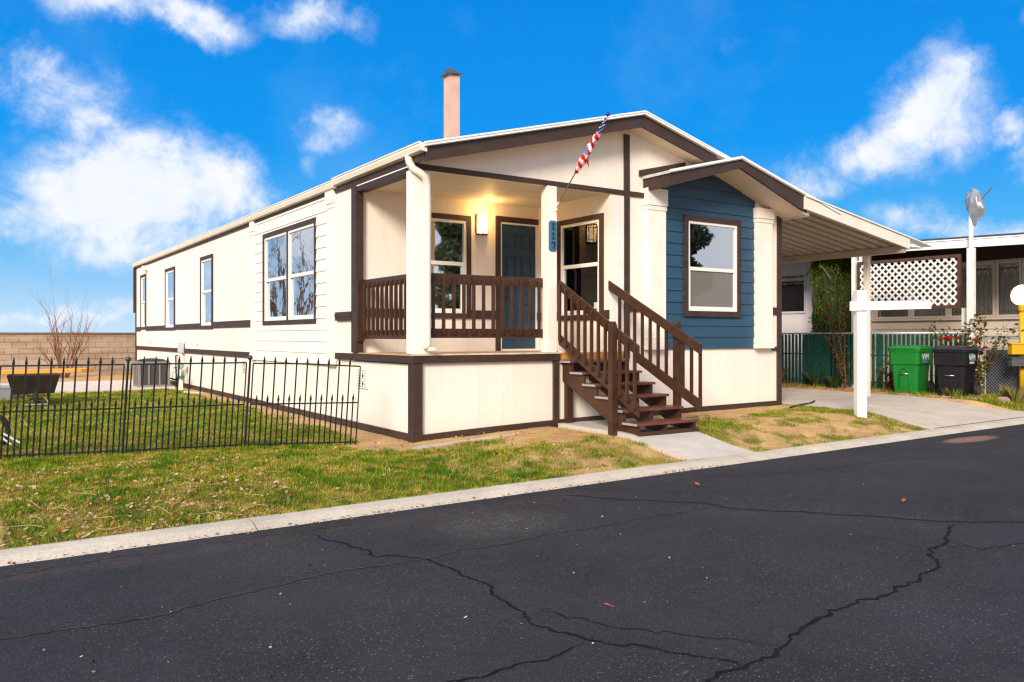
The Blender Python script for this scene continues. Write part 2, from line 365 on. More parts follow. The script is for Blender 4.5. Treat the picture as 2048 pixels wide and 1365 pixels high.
# ------------------------------------------------------------------ terrain
def sst(a, b_, x):
    t = min(1, max(0, (x-a)/(b_-a))); return t*t*(3-2*t)
def kz(x): return -.12+.007*max(-25, min(30, x))
def rz(x): return kz(x)-.036
def zg(x, y):
    z0 = .16*(1-math.exp(-x/3.4)) if x > 0 else max(.004*x, -.06)
    z0 += .003*max(0, min(y, 22))
    t = sst(-2.75, -1.35, y)
    return kz(x)*(1-t)+z0*t
def nz(x, y, s, o=0.): return mnoise.noise(Vector((x*s+o, y*s-o, o*1.7)))
def fence_y(x): return 1.46 if x < -4.62 else .2+(-.737-x)*(1.26/3.88)
def lawn(x, y):
    """grass cover 0..1"""
    n = nz(x, y, .9, 3)*.55+nz(x, y, 3.1, 9)*.45+nz(x, y, 8.5, 5)*.34
    if y < -2.785+.05*nz(x, y, 7, 1) or y > 12.75: return 0.
    if x > -.02 and x < 7.6 and y > -.05: return 0.
    if x <= 2.4:
        if x < -4.74 and y < -1.4: return 0.
        d = 1.0
        if y > .3: d = min(1, max(0, (-x-.32+.35*n)/.25))
        if x > -.9 and y > -1.2: d *= min(1, max(.0, (-y-.42+.35*n)/.35)) if y <= .3 else 1
        if x > -.6: d *= max(.06, min(1, 1.0-.36*(x+.6)+1.5*n-(0.3 if y > -1.4 else 0)))
        elif x < -3 and y < -1.9: d *= max(.15, min(1, .75+1.1*n))
        return max(0, min(1, d))
    if x < 3.52: return 0.
    if x < 7.78:
        d = .56+2.7*n
        if y > -.55: d -= 1.2
        if x > 6.5: d -= .25
        if y < -2.35: d -= .2
        if x < 4.6 and y > -1.9 and y < -.6: d += .45
        if y > -.75 and x > 5.4: d -= .6
        return max(.02, min(.9, d))
    if x < 11.35: return 0.
    if x < 13.1: return max(0, min(.8, .35+1.1*n+(.25 if y < .4 else -.35)))
    return 0.3
def axis(a, b_, step, outer):
    L = list(np.arange(a, b_+1e-6, step)); return np.array([a-o for o in outer[::-1]]+L+[b_+o for o in outer])
xs = axis(-13, 17, .16, [.5, 1.5, 4, 10, 25, 60, 140, 300]); ys = axis(-2.75, 24, .16, [.3, .32, 1, 4, 12, 40, 120, 300])
ys = np.array(sorted(set(np.round(ys, 4)))); xs = np.array(sorted(xs))
V = []; lawnv = []
for y in ys:
    for x in xs:
        z = zg(x, y)
        if y < -2.9: z = rz(x)-.07
        elif -2.7 < y < 22: z += .012*nz(x, y, 1.7)+.006*nz(x, y, 6)
        if x > 7.85 and x < 11.3: z -= .28 if y > -2.7 else .1
        if 2.3 < x < 3.6 and y < .2: z -= .03
        if y > 12.6 and y < 17.5 and x < 0: z -= .02
        V.append((x, y, z)); lawnv.append(lawn(x, y))
nx = len(xs); F = [(j*nx+i, j*nx+i+1, (j+1)*nx+i+1, (j+1)*nx+i) for j in range(len(ys)-1) for i in range(nx-1)]
me = bpy.data.meshes.new('ground'); me.from_pydata(V, [], F); me.materials.append(M['soil'])
at = me.attributes.new('lawn', 'FLOAT', 'POINT'); at.data.foreach_set('value', lawnv)
me.polygons.foreach_set('use_smooth', [True]*len(F))
g = bpy.data.objects.new('ground', me); COL.objects.link(g); struct(g)

def strip(name, prof, x0, x1, step, m, z):
    """prof: list of (y, dz) ; sheet following z(x)"""
    mb = MB(); n = int((x1-x0)/step); X = [x0+(x1-x0)*i/n for i in range(n+1)]
    for i in range(n):
        for (ya, da), (yb, db) in zip(prof[:-1], prof[1:]):
            mb.face([(X[i], ya, z(X[i])+da), (X[i+1], ya, z(X[i+1])+da), (X[i+1], yb, z(X[i+1])+db), (X[i], yb, z(X[i])+db)])
    return mb.build(name, m)
struct(strip('road', [(-11.6, 0), (-9, .02), (-6, .012), (-3.03, 0)], -120, 160, 2, M['asphalt'], rz))
# kerb in cast lengths with joints
mb = MB()
x = -90.
random.seed(3)
while x < 110:
    L = 3.02 if -8 < x < 16 else 12; g_ = .012; x1 = x+L-g_
    n = 6 if L < 4 else 2
    prof = [(-2.72, -.15), (-2.74, .012), (-2.80, .018), (-2.92, .008), (-3.0, -.018), (-3.05, -.034), (-3.06, -.15)]
    X = [x+(x1-x)*i/n for i in range(n+1)]
    for i in range(n):
        for (ya, da), (yb, db) in zip(prof[:-1], prof[1:]):
            mb.face([(X[i], ya, kz(X[i])+da), (X[i+1], ya, kz(X[i+1])+da), (X[i+1], yb, kz(X[i+1])+db), (X[i], yb, kz(X[i])+db)])
    for xe in (x, x1): mb.face([(xe, a, kz(xe)+d) for a, d in prof])
    x += L
struct(mb.build('kerb', M['kerb']))
struct(strip('far_kerb', [(-11.55, -.1), (-11.6, .05), (-11.9, .06), (-12.0, -.1)], -90, 110, 5, M['kerb'], rz))

def sheet(name, poly_fn, ny, m, thick=.1):
    """grid slab: poly_fn(t)->(x0,x1,y,z0,z1)"""
    mb = MB(); rows = [poly_fn(i/ny) for i in range(ny+1)]
    for a, c_ in zip(rows[:-1], rows[1:]):
        mb.face([(a[0], a[2], a[3]), (a[1], a[2], a[4]), (c_[1], c_[2], c_[4]), (c_[0], c_[2], c_[3])])
        for k, zc in ((0, 3), (1, 4)):
            mb.face([(a[k], a[2], a[zc]), (c_[k], c_[2], c_[zc]), (c_[k], c_[2], c_[zc]-thick), (a[k], a[2], a[zc]-thick)])
    return mb.build(name, m)
def path_row(t):
    y = -2.742+(2.742)*t; z = zg(2.9, y)+.012+.010*min(1, (y+2.742)*4)
    if y > -1.7: z = max(z, .085)
    return (2.38, 3.53, y, z, z)
struct(sheet('path', path_row, 14, M['walk']))
def drive_row(t):
    y = -2.742+22*t
    z = kz(9.6)+.012+(.15-kz(9.6))*sst(-3.1, -.2, y)+.002*max(0, min(6, y))
    fl = max(0, (-1.6-y))*.35; k = 1-sst(-3.1, -.2, y)
    return (7.79, 11.42+fl*.5, y, z+k*(kz(7.8)-kz(9.6)), z+k*(kz(11.5)-kz(9.6)))
struct(sheet('driveway', drive_row, 60, M['concrete']))
struct(MB().box(-14, -.35, 12.85, 17.2, -.05, .085).build('concrete_pad', mat('bleached_concrete', (.66, .58, .52), .9, .12, 2, .3, 90, var2=.2)))
struct(MB().slab([(-4.78, -2.735, kz(-4.8)-.1), (-14, -2.735, kz(-8)-.1), (-14, -1.9, kz(-8)-.06), (-4.86, -2.25, kz(-4.8)-.06)], (0, 0, .115)).build('neighbour_path', M['walk']))
struct(MB().slab([(-.35, -.62, zg(0, -.6)-.03), (2.36, -.28, zg(2.3, -.3)-.05), (2.36, -.22, zg(2.3, -.3)-.05), (-.2, -.52, zg(0, -.5)-.03)], (0, 0, .052)).build('path_edging', M['walk']))

# ------------------------------------------------------------------ the road's cracks (flat filled cracks lying on the asphalt)
road_ob = bpy.data.objects['road']
cracks = dict(
 A=([(-6.5,-4.9),(-4.83,-4.69),(-4.37,-4.75),(-3.83,-4.71),(-3.48,-4.64),(-3.17,-4.58),(-2.82,-4.55),(-2.52,-4.59),(-2.27,-4.61),(-2.02,-4.55),(-1.58,-4.59),(-.88,-4.55),(-.08,-4.58),(.68,-4.57)], .010, 'crackrust'),
 B=([(-2.65,-3.46),(-2.54,-3.88),(-2.5,-4.34),(-2.29,-4.63),(-2.23,-4.89),(-2.22,-5.26),(-2.29,-5.6),(-2.36,-5.97),(-2.39,-6.15),(-2.3,-6.47),(-2.12,-6.72),(-1.99,-6.95),(-1.93,-7.14)], .011, 'crack'),
 C=([(-2.28,-5.9),(-2.14,-6.23),(-2.05,-6.5),(-1.91,-6.66),(-1.67,-6.92),(-1.6,-7.08)], .005, 'crack'),
 D=([(-2.6,-7.3),(-2.27,-7.21),(-2.12,-7.19),(-1.88,-7.15),(-1.59,-7.13),(-1.38,-7.03),(-1.08,-6.97),(-.72,-6.92),(-.39,-6.93),(.12,-6.86),(.5,-6.78),(.82,-6.54),(1.28,-6.43),(1.76,-6.17)], .013, 'crack'),
 D2=([(-.13,-3.28),(.27,-3.87),(.72,-4.41),(.81,-4.8),(1.13,-5.2),(1.38,-5.52),(1.6,-5.84),(1.81,-6.15),(2.31,-6.5),(3,-7.1)], .010, 'crack'),
 E=([(-3.6,-6.45),(-3.2,-6.5),(-2.89,-6.52),(-2.62,-6.56),(-2.35,-6.48)], .009, 'crack'),
 Fc=([(1.21,-6.47),(1.1,-6.75),(1.58,-6.83),(2.2,-7.1)], .005, 'crack'),
 G=([(-4.9,-3.34),(-4.1,-3.28),(-3.07,-3.26),(-2.29,-3.3)], .006, 'crackrust'),
 H=([(1.4,-3.4),(2.2,-3.6),(3.1,-3.9),(4.2,-3.95),(5.5,-4.3)], .005, 'crack'),
 I=([(3.1,-3.9),(3.4,-4.3),(3.3,-4.8)], .004, 'crack'))
random.seed(11)
for key, (pts, w, mm) in cracks.items():
    P = []
    for a, c_ in zip(pts[:-1], pts[1:]):
        n = max(2, int(math.dist(a, c_)/.035))
        for i in range(n):
            t = i/n; x = a[0]+(c_[0]-a[0])*t; y = a[1]+(c_[1]-a[1])*t
            P.append((x+.05*nz(x, y, 4, 1)+.035*nz(x, y, 13, 2)+random.uniform(-.009, .009), y+.05*nz(x, y, 4, 5)+.035*nz(x, y, 13, 7)+random.uniform(-.009, .009)))
    P.append(pts[-1]); mb = MB()
    def zroad(x, y):
        return rz(x)+(.012*(-3.03-y)/2.97 if y > -6 else .012+.008*(-6-y)/3)+.004
    W = [w*(.45+.8*abs(nz(i*.31, 2, 1))+random.uniform(0, .5))*(min(1, i/6+.2, (len(P)-1-i)/6+.2)) for i in range(len(P))]
    L = []; Rr = []
    for i, p in enumerate(P):
        q0 = P[max(0, i-1)]; q1 = P[min(len(P)-1, i+1)]; d = Vector((q1[0]-q0[0], q1[1]-q0[1])).normalized(); nn = (-d.y, d.x)
        for lst, sg in ((L, 1), (Rr, -1)):
            xx, yy = p[0]+nn[0]*W[i]*sg, p[1]+nn[1]*W[i]*sg; lst.append((xx, yy, zroad(xx, yy)))
    for i in range(len(P)-1): mb.face([L[i], L[i+1], Rr[i+1], Rr[i]])
    mb.build('crack', M[mm], road_ob)

# ------------------------------------------------------------------ grass
def grass_patch(x0, x1, y0, y1, per, h0, h1, w):
    n = int((x1-x0)*(y1-y0)*per); out = []
    X = rng.uniform(x0, x1, n); Y = rng.uniform(y0, y1, n); U = rng.random(n)
    keep = []; DK = []
    for i in range(n):
        d = lawn(X[i], Y[i])
        if d > 0 and U[i] < max((.12+.88*d)*min(1, d*2), .09): keep.append(i); DK.append(d)
    k = np.array(keep); X = X[k]; Y = Y[k]; m_ = len(k)
    Z = np.array([zg(a, b_)+.012*nz(a, b_, 1.7) for a, b_ in zip(X, Y)])-.008
    clump = np.array([nz(a, b_, 2.2, 4) for a, b_ in zip(X, Y)]); c2 = np.array([nz(a, b_, 7, 6) for a, b_ in zip(X, Y)])
    H = rng.uniform(h0, h1, m_)*(1+.5*clump+.35*c2); th = rng.uniform(0, 2*np.pi, m_); lean = rng.uniform(.1, .9, m_); la = rng.uniform(0, 2*np.pi, m_)
    W = w*rng.uniform(.6, 1.2, m_)
    DKh = np.clip(np.array(DK)*2+.4, 0, 1); H *= DKh
    B = np.stack([X, Y, Z], 1); s = np.stack([np.cos(th)*W, np.sin(th)*W, np.zeros(m_)], 1)
    tip = B+np.stack([np.cos(la)*lean*H, np.sin(la)*lean*H, H*np.sqrt(1-(lean*.8)**2)], 1)
    Vv = np.stack([B-s, B+s, tip], 1)
    f = np.clip(.50+.55*clump+.65*c2+rng.normal(0, .24, m_), 0, 1)[:, None]
    DK = np.array(DK)[:, None]; f = f*np.clip(DK*2.6+.15, 0, 1)
    f = np.where((X > 3.5)[:, None], np.clip(f*.8+.1, 0, 1), f)
    green = np.array([.065, .20, .005]); mid = np.array([.27, .33, .010]); straw = np.array([.70, .49, .11])
    dark = rng.uniform(.55, 1.25, m_)[:, None]*(1+.5*np.array([nz(a, b_, 11, 2) for a, b_ in zip(X, Y)]))[:, None]
    # 0 = straw, .5 = yellow green, 1 = green
    dry = 1-f
    col = np.where(dry < .5, green+(mid-green)*(dry*2), mid+(straw-mid)*((dry-.5)*2))*dark
    return Vv, col
parts = [grass_patch(-6.5, 2.4, -2.83, 1.2, 5200, .024, .058, .0052), grass_patch(-7, 0, 1.2, 5, 2600, .025, .055, .006),
         grass_patch(-8.5, 0, 5, 12.8, 1300, .03, .065, .009), grass_patch(3.5, 7.8, -2.83, -.1, 4200, .02, .05, .0055), grass_patch(11.4, 13.1, -3, 6, 1500, .04, .12, .008)]
Vg = np.concatenate([p[0] for p in parts]); Cg = np.concatenate([p[1] for p in parts])
gr = quads_mesh('grass', Vg, Cg, M['grass'], nper=3)
tag(gr, 'short patchy green and straw coloured lawn grass around the house', 'grass', kind='stuff')

# fallen leaves and straw bits on the lawn
def flat_bits(n, x0, x1, y0, y1, size, cols, zf, cond=lambda x, y: True):
    Vv = []; Cc = []
    while len(Vv) < n:
        x, y = random.uniform(x0, x1), random.uniform(y0, y1)
        if not cond(x, y): continue
        s = size*random.uniform(.5, 1.4); a = random.uniform(0, 6.28); r_ = random.uniform(.35, .8)
        u = Vector((math.cos(a), math.sin(a), random.uniform(-.5, .5)))*s; v_ = Vector((-math.sin(a)*r_, math.cos(a)*r_, random.uniform(-.4, .6)))*s
        c_ = Vector((x, y, zf(x, y)+s*.5))
        Vv.append([c_-u, c_-v_*.9, c_+u, c_+v_]); k = random.choice(cols); t = random.uniform(.7, 1.15); Cc.append([q*t for q in k])
    return np.array([[tuple(p) for p in q] for q in Vv]), np.array(Cc)
random.seed(21)
LC = [(.48, .28, .14), (.55, .36, .21), (.44, .17, .045), (.60, .44, .31), (.38, .12, .03), (.56, .40, .24), (.30, .12, .05)]
def lz(x, y): return zg(x, y)+.012
A1 = flat_bits(1500, -5, 1.5, -2.74, .2, .021, LC, lz, lambda x, y: random.random() < (.95 if x < -2.4 else .25))
A2 = flat_bits(600, -4.74, -2.4, -2.72, -1.7, .019, LC, lz)
A3 = flat_bits(150, -6, -.2, .2, 9, .028, LC, lz)
A4 = flat_bits(420, 11.4, 12.95, .2, 5, .035, [(.38, .17, .08), (.45, .25, .14), (.28, .12, .06)], lambda x, y: zg(x, y)+.01)
A5 = flat_bits(70, 3.6, 7.6, -2.7, -.3, .016, LC, lz)
A6 = flat_bits(220, -6, -4.7, -2.74, -1.6, .017, [(.62, .5, .42), (.58, .45, .36), (.5, .33, .22)], lambda x, y: zg(x, y)+.02)
lt = quads_mesh('leaf_litter', np.concatenate([A1[0], A2[0], A3[0], A4[0], A5[0], A6[0]]), np.concatenate([A1[1], A2[1], A3[1], A4[1], A5[1], A6[1]]), M['litter'])
tag(lt, 'small dry fallen leaves and bark bits scattered over the lawn', 'leaves', kind='stuff')
# grit lying on the road
random.seed(5)
def zroad0(x, y): return rz(x)+.012
G1 = flat_bits(300, -5, 3, -7.2, -3.1, .008, [(.5, .5, .48), (.42, .42, .4), (.005, .005, .006), (.005, .005, .006), (.3, .14, .08)], zroad0)
G2 = flat_bits(420, -4.8, 2.5, -3.16, -3.02, .012, [(.36, .15, .07), (.42, .26, .16), (.2, .1, .06)], zroad0)
gt = quads_mesh('road_grit', np.concatenate([G1[0], G2[0]]), np.concatenate([G1[1], G2[1]]), M['litter'])
tag(gt, 'tiny pale pebbles and leaf crumbs lying on the asphalt', 'grit', kind='stuff')
# dry twigs on the front lawn
random.seed(9)
mb = MB()
for k in range(26):
    x, y = random.uniform(-4.6, -2.2), random.uniform(-2.65, -1.3); a = random.uniform(0, 6.28); pts = []; c_ = random.uniform(-2.5, 2.5); L = random.uniform(.12, .4)
    for i in range(7):
        pts.append((x, y, zg(x, y)+.035+.01*math.sin(i))); x += math.cos(a)*L/6; y += math.sin(a)*L/6; a += c_/6
    mb.tube(pts, .0022, 4)
tag(mb.build('twig_litter', mat('straw_twig', (.52, .36, .2), .8)), 'thin dry twigs strewn over the lawn beside the kerb', 'twigs', kind='stuff')
for k, (x, y, a) in enumerate([(1.30, -3.82, 1.2), (2.24, -5.5, .3), (-1.89, -6.13, 2.2)]):
    z = zroad0(x, y)+.004; mb = MB(); s = (.045, .042, .022)[k]
    ring = [(-1, 0), (-.5, .38), (.1, .5), (.6, .3), (1, .02), (.6, -.28), (.05, -.42), (-.5, -.3)]
    P = [Vector((x+s*(p*math.cos(a)-q*math.sin(a)), y+s*(p*math.sin(a)+q*math.cos(a)), z+s*(.9*q*q+.35*(p+1)*.5+.25))) for p, q in ring]
    c_ = Vector((x, y, z+.004))
    for i in range(8): mb.face([c_, P[i], P[(i+1) % 8]])
    mb.tube([P[0], P[0]+Vector((-.02*math.cos(a), -.02*math.sin(a), -.004))], .0015, 5)
    o = mb.build('fallen_leaf', M['leaforange'])
    tag(relocate(o), ['curled orange leaf on the asphalt nearest the walkway', 'bright orange leaf lying on the road beside the forking crack', 'tiny rust coloured leaf near the middle of the road between cracks'][k], 'leaf', 'orange leaves on the road')

# ------------------------------------------------------------------ the mobile home
H = thing('mobile_home', 'cream mobile home with brown trim, blue gable bay and covered corner porch', 'house')
def front(y0): return lambda a, d, z: (a, y0-d, z)
def left(x0): return lambda a, d, z: (x0-d, a, z)
def mbox(mb, f, a0, a1, d0, d1, z0, z1):
    return mb.slab([f(a0, d0, z0), f(a1, d0, z0), f(a1, d1, z0), f(a0, d1, z0)], (0, 0, z1-z0))
def wall(name, f, a0, a1, z0, z1, holes, m, thick=.1, parent=H):
    mb = MB(); A = sorted({a0, a1, *[h[0] for h in holes], *[h[1] for h in holes]}); Z = sorted({z0, z1, *[h[2] for h in holes], *[h[3] for h in holes]})
    for i in range(len(A)-1):
        for j in range(len(Z)-1):
            ca, cz = (A[i]+A[i+1])/2, (Z[j]+Z[j+1])/2
            if any(h[0] < ca < h[1] and h[2] < cz < h[3] for h in holes): continue
            for d in (0, -thick): mb.face([f(A[i], d, Z[j]), f(A[i+1], d, Z[j]), f(A[i+1], d, Z[j+1]), f(A[i], d, Z[j+1])])
    for r in [(a0, a1, z0, z1)]+list(holes):
        P = [(r[0], r[2]), (r[1], r[2]), (r[1], r[3]), (r[0], r[3])]
        for (p, q) in zip(P, P[1:]+P[:1]): mb.face([f(p[0], 0, p[1]), f(q[0], 0, q[1]), f(q[0], -thick, q[1]), f(p[0], -thick, p[1])])
    return mb.build(name, m, parent, recalc=False)
def ring(mb, f, a0, a1, z0, z1, w, d0, d1):
    mbox(mb, f, a0, a1, d0, d1, z0, z0+w); mbox(mb, f, a0, a1, d0, d1, z1-w, z1)
    mbox(mb, f, a0, a0+w, d0, d1, z0+w, z1-w); mbox(mb, f, a1-w, a1, d0, d1, z0+w, z1-w)
def window(f, a0, a1, z0, z1, zm, case=.085, units=1, base=0., curt=None, screen=False, glassm='glass', parent=H, casem='brown', flip=1):
    mb = MB(); ring(mb, f, a0, a1, z0, z1, case, base-.0, base+.032)
    ia0, ia1, iz0, iz1 = a0+case, a1-case, z0+case, z1-case
    U = []
    if units == 2:
        c_ = (ia0+ia1)/2; mbox(mb, f, c_-.035, c_+.035, base, base+.03, iz0, iz1); U = [(ia0, c_-.035), (c_+.035, ia1)]
    else: U = [(ia0, ia1)]
    W = mb.build('window', M[casem], parent)
    for (u0, u1) in U:
        mb = MB(); fw = .045
        ring(mb, f, u0, u1, iz0, iz1, fw, base-.05, base+.018)
        mbox(mb, f, u0+fw, u1-fw, base-.045, base+.012, zm-.03, zm+.03)
        mbox(mb, f, u0+fw, u0+fw+.028, base-.045, base+.002, iz0+fw, zm-.03); mbox(mb, f, u1-fw-.028, u1-fw, base-.045, base+.002, iz0+fw, zm-.03)
        mbox(mb, f, u0+fw+.028, u1-fw-.028, base-.045, base+.002, iz0+fw, iz0+fw+.03)
        mb.build('sash', M['white'], W)
        for (za, zb, dd, e) in ((zm+.03, iz1-fw, -.012, 0), (iz0+fw+.03, zm-.03, -.03, .028)):
            g_ = MB(); mbox(g_, f, u0+fw+e, u1-fw-e, base+dd-.004, base+dd, za, zb); g_.build('pane', M[glassm], W)
        if screen:
            g_ = MB(); mbox(g_, f, u0+fw+.03, u1-fw-.03, base-.012, base-.008, iz0+fw+.03, zm-.03); g_.build('insect_screen', M['mesh'], W)
        if curt:
            for (t0, t1) in curt[1]:
                g_ = MB(); n = max(4, int((t1-t0)*(u1-u0)/.045)); q = [u0+(u1-u0)*(t0+(t1-t0)*i/n) for i in range(n+1)]
                for i in range(n):
                    d_ = [base-.13-.025*(i % 2), base-.13-.025*((i+1) % 2)]
                    g_.face([f(q[i], d_[0], iz0-.05), f(q[i+1], d_[1], iz0-.05), f(q[i+1], d_[1], iz1+.05), f(q[i], d_[0], iz1+.05)])
                g_.build('curtain', M[curt[0]], W)
    return W
def hole(w, c=.06): return (w[0]+c, w[1]-c, w[2]+c, w[3]-c)
RID = 3.76; SL = .257; RZ = 4.88
def roofz(x): return RZ-SL*abs(x-RID)
LEFT = left(0.); FR = front(0.)
W1 = (3.557, 6.48, 1.62, 3.42); W2 = (10.40, 11.60, 1.58, 3.37); W3 = (14.55, 15.85, 1.57, 3.36); W4 = (18.84, 19.80, 1.62, 3.42)
wall('wall', LEFT, 1.98, 20.7, 1.02, 3.83, [hole(w) for w in (W1, W2, W3, W4)], M['siding'])
BW = (4.99, 6.39, 1.74, 3.44)
# front wall right of the porch, up to eave height; gable above
wall('wall', FR, 3.41, 7.52, 1.18, 3.64, [hole(BW)], M['siding'])
MB().slab([(0., 0, 3.64), (7.52, 0, 3.64), (7.52, 0, roofz(7.52)-.17), (RID, 0, RZ-.17), (0., 0, roofz(0)-.17)], (0, .1, 0)).build('gable_wall', M['siding'], H)
PB = front(1.92); PW = (.95, 2.03, 1.70, 3.40); DR = (2.60, 3.41, 1.16, 3.38)
wall('wall', PB, 0.1, 3.41, 1.1, 3.75, [hole(PW), DR], M['siding'])
PI = left(3.41); IW = (.136, 1.32, 1.67, 3.35)
wall('wall', PI, .102, 1.92, 1.1, 3.75, [hole(IW)], M['siding'], thick=.08)
bx('wall', (7.44, 7.518, .105, 20.6, .0, 3.95), M['siding'], H)
bx('wall', (0.1, 7.44, 20.6, 20.7, .0, 4.0), M['siding'], H)
# interior: floor and partition, so the rooms are dim but not void
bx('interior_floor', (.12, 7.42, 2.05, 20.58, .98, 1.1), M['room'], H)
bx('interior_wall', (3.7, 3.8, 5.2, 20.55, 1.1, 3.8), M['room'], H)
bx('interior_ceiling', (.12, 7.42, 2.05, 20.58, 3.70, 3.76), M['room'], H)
# skirting
sk = MB()
sk.box(.014, .1, .0, 20.68, -.1, 1.03); sk.box(.1, 2.42, .014, .1, -.1, 1.1); sk.box(2.42, 7.50, .006, .1, -.1, 1.19)
sk.build('skirting', M['siding'], H)
# base boards following the soil
mb = MB(); Y = [0+20.7*i/24 for i in range(25)]
for a, c_ in zip(Y[:-1], Y[1:]):
    mb.slab([(-.022, a, zg(-.05, a)-.12), (-.022, c_, zg(-.05, c_)-.12), (-.022, c_, zg(-.05, c_)+.10), (-.022, a, zg(-.05, a)+.10)], (.034, 0, 0))
X = [0+2.40*i/8 for i in range(9)]+[2.42+5.1*i/12 for i in range(13)]
for a, c_ in zip(X[:-1], X[1:]):
    mb.slab([(a, -.022, zg(a, -.05)-.12), (c_, -.022, zg(c_, -.05)-.12), (c_, -.022, zg(c_, -.05)+.085), (a, -.022, zg(a, -.05)+.085)], (0, .03, 0))
mb.build('base_board', M['brown'], H)
# corner boards & belts
bx('corner_board', (-.036, .112, -.036, .03, -.06, 1.047), M['brown'], H, .004)
bx('corner_board', (-.036, .012, .03, .105, -.06, 1.047), M['brown'], H)
bx('corner_board', (2.306, 2.40, -.03, .05, -.02, 1.047), M['brown'], H)
bx('corner_board', (7.425, 7.535, -.03, .02, .05, 3.66), M['brown'], H)
bx('corner_board', (-.034, .09, 1.85, 2.03, 1.16, 3.69), M['brown'], H)
bx('corner_board', (3.697, 3.803, -.03, .02, 1.06, 4.60), M['brown'], H)
bx('corner_board', (-.03, .06, 20.62, 20.72, .1, 3.8), M['brown'], H)
bx('porch_edge_board', (-.045, 2.41, -.045, .0, 1.047, 1.15), M['brown'], H, .004)
bx('porch_edge_board', (-.045, -.0, .002, 2.66, 1.047, 1.147), M['brown'], H)
bt = MB()
bt.box(-.028, 0, 7.26, 10.395, 1.60, 1.745); bt.box(-.028, 0, 11.605, 14.545, 1.585, 1.73); bt.box(-.028, 0, 15.855, 18.835, 1.575, 1.72); bt.box(-.028, 0, 19.805, 20.615, 1.57, 1.71)
bt.box(-.0281, 0, 7.26, 20.615, .96, 1.075)
bt.box(-.045, 0, 2.035, 2.66, 1.655, 1.79)
bt.box(-.055, -.045, 2.04, 2.655, 1.715, 1.765)
bt.build('belt_board', M['brown'], H)
bx('belt_board', (3.805, 4.105, -.028, 0, 1.80, 1.93), M['brown'], H)
bx('belt_board', (7.28, 7.424, -.028, 0, 1.80, 1.935), M['brown'], H)
bx('belt_board', (7.28, 7.424, -.028, 0, 1.15, 1.215), M['brown'], H)
bx('belt_board', (3.38, 3.41, .0, .134, 1.68, 1.82), M['brown'], H)
bx('belt_board', (3.38, 3.41, 1.322, 1.915, 1.68, 1.82), M['brown'], H)
bx('belt_board', (2.032, 2.525, 1.892, 1.92, 1.70, 1.84), M['brown'], H)
bx('belt_board', (.1, .948, 1.892, 1.92, 1.70, 1.84), M['brown'], H)
bx('porch_beam', (0.0, 3.697, -.03, .0, 3.635, 3.71), M['brown'], H)
bx('porch_beam', (3.805, 4.11, -.03, .0, 3.635, 3.71), M['brown'], H)
bx('porch_beam', (-.012, .14, .21, 1.86, 3.60, 3.675), M['brown'], H)
bx('eave_board', (-.02, .1, .06, 1.98, 3.678, 3.76), M['cream'], H)
bx('porch_ceiling', (.02, 3.41, .005, 1.92, 3.655, 3.69), M['ceil'], H)
bx('porch_floor', (.0, 3.41, .002, 1.918, 1.115, 1.158), M['floor'], H)
bx('porch_floor_edge', (-.05, 2.40, -.052, .0, 1.1505, 1.172), mat('peeling_cream_edge', (.70, .58, .44), .6, .2, 8, .3, 60, var2=.6), H)
bx('porch_riser', (2.41, 3.69, -.012, .004, 1.06, 1.165), M['orange'], H)
# windows
window(LEFT, *W1, 2.50, units=2, curt=('curtain', [(0.02, .30)]))
# left windows: y grows away from the camera, the curtain strip hangs at the far side of each sash
window(LEFT, *W2, 2.50, curt=('curtain', [(.02, .98)]))
window(LEFT, *W3, 2.47, curt=('curtain', [(.02, .98)]))
window(LEFT, *W4, 2.52, curt=('curtain', [(.02, .98)]))
window(FR, *BW, 2.545, case=.095, base=.03, screen=True, curt=('curtain', [(.02, .98)]))  # full pale curtain added inside the bay to lift the dark panes
window(PB, *PW, 2.60, curt=('curtain2', [(.02, .98)]))  # full beige curtain added here too, brightening the dark porch panes
window(PI, *IW, 2.56, glassm='glassdark', curt=('curtain2', [(.70, 1.0)]))
bx('window_sticker', (3.424, 3.426, .30, .40, 1.85, 1.95), M['palegrey'], H)
# lap siding
def lapboards(name, f, a0, a1, z0, z1, m, win=None, pitch=.195, lim=None, d0=.012, d1=.028):
    mb = MB(); z = z0
    while z < z1-.01:
        zt = min(z+pitch, z1); segs = [(a0, a1)]
        if lim:
            zc = z+.02; L, Rr = lim(zc); segs = [(max(a0, L), min(a1, Rr))]
        pieces = []
        for (p, q) in segs:
            if p >= q: continue
            if win and win[2] < zt and win[3] > z:
                for (za, zb) in ((z, min(zt, win[2])), (max(z, win[3]), zt)):
                    if zb-za > .004: pieces.append((p, q, za, zb))
                za, zb = max(z, win[2]), min(zt, win[3]); pieces += [(p, win[0], za, zb), (win[1], q, za, zb)]
            else: pieces.append((p, q, z, zt))
        for (p, q, za, zb) in pieces:
            t = lambda zz: d1+(d0-d1)*(zz-z)/pitch
            prof = [(0, za), (t(za), za), (t(zb), zb), (0, zb)]
            mb.slab([f(p, d, zz) for d, zz in prof], Vector(f(q, 0, 0))-Vector(f(p, 0, 0)))
        z = zt
    return mb.build(name, m, H)
lapboards('lap_siding', LEFT, 3.03, 7.02, .93, 3.80, M['lap'], win=(W1[0]+.01, W1[1]-.01, W1[2]+.01, W1[3]-.01))
def baylim(z):
    return (5.74-(4.19-z)/.26 if z < 4.19 else 5.74, 5.74+(4.19-z)/.345 if z < 4.19 else 5.74)
lapboards('blue_siding', FR, 4.50, 6.80, 1.195, 4.18, M['blue'], win=(BW[0]+.01, BW[1]-.01, BW[2]+.01, BW[3]-.01), lim=baylim)
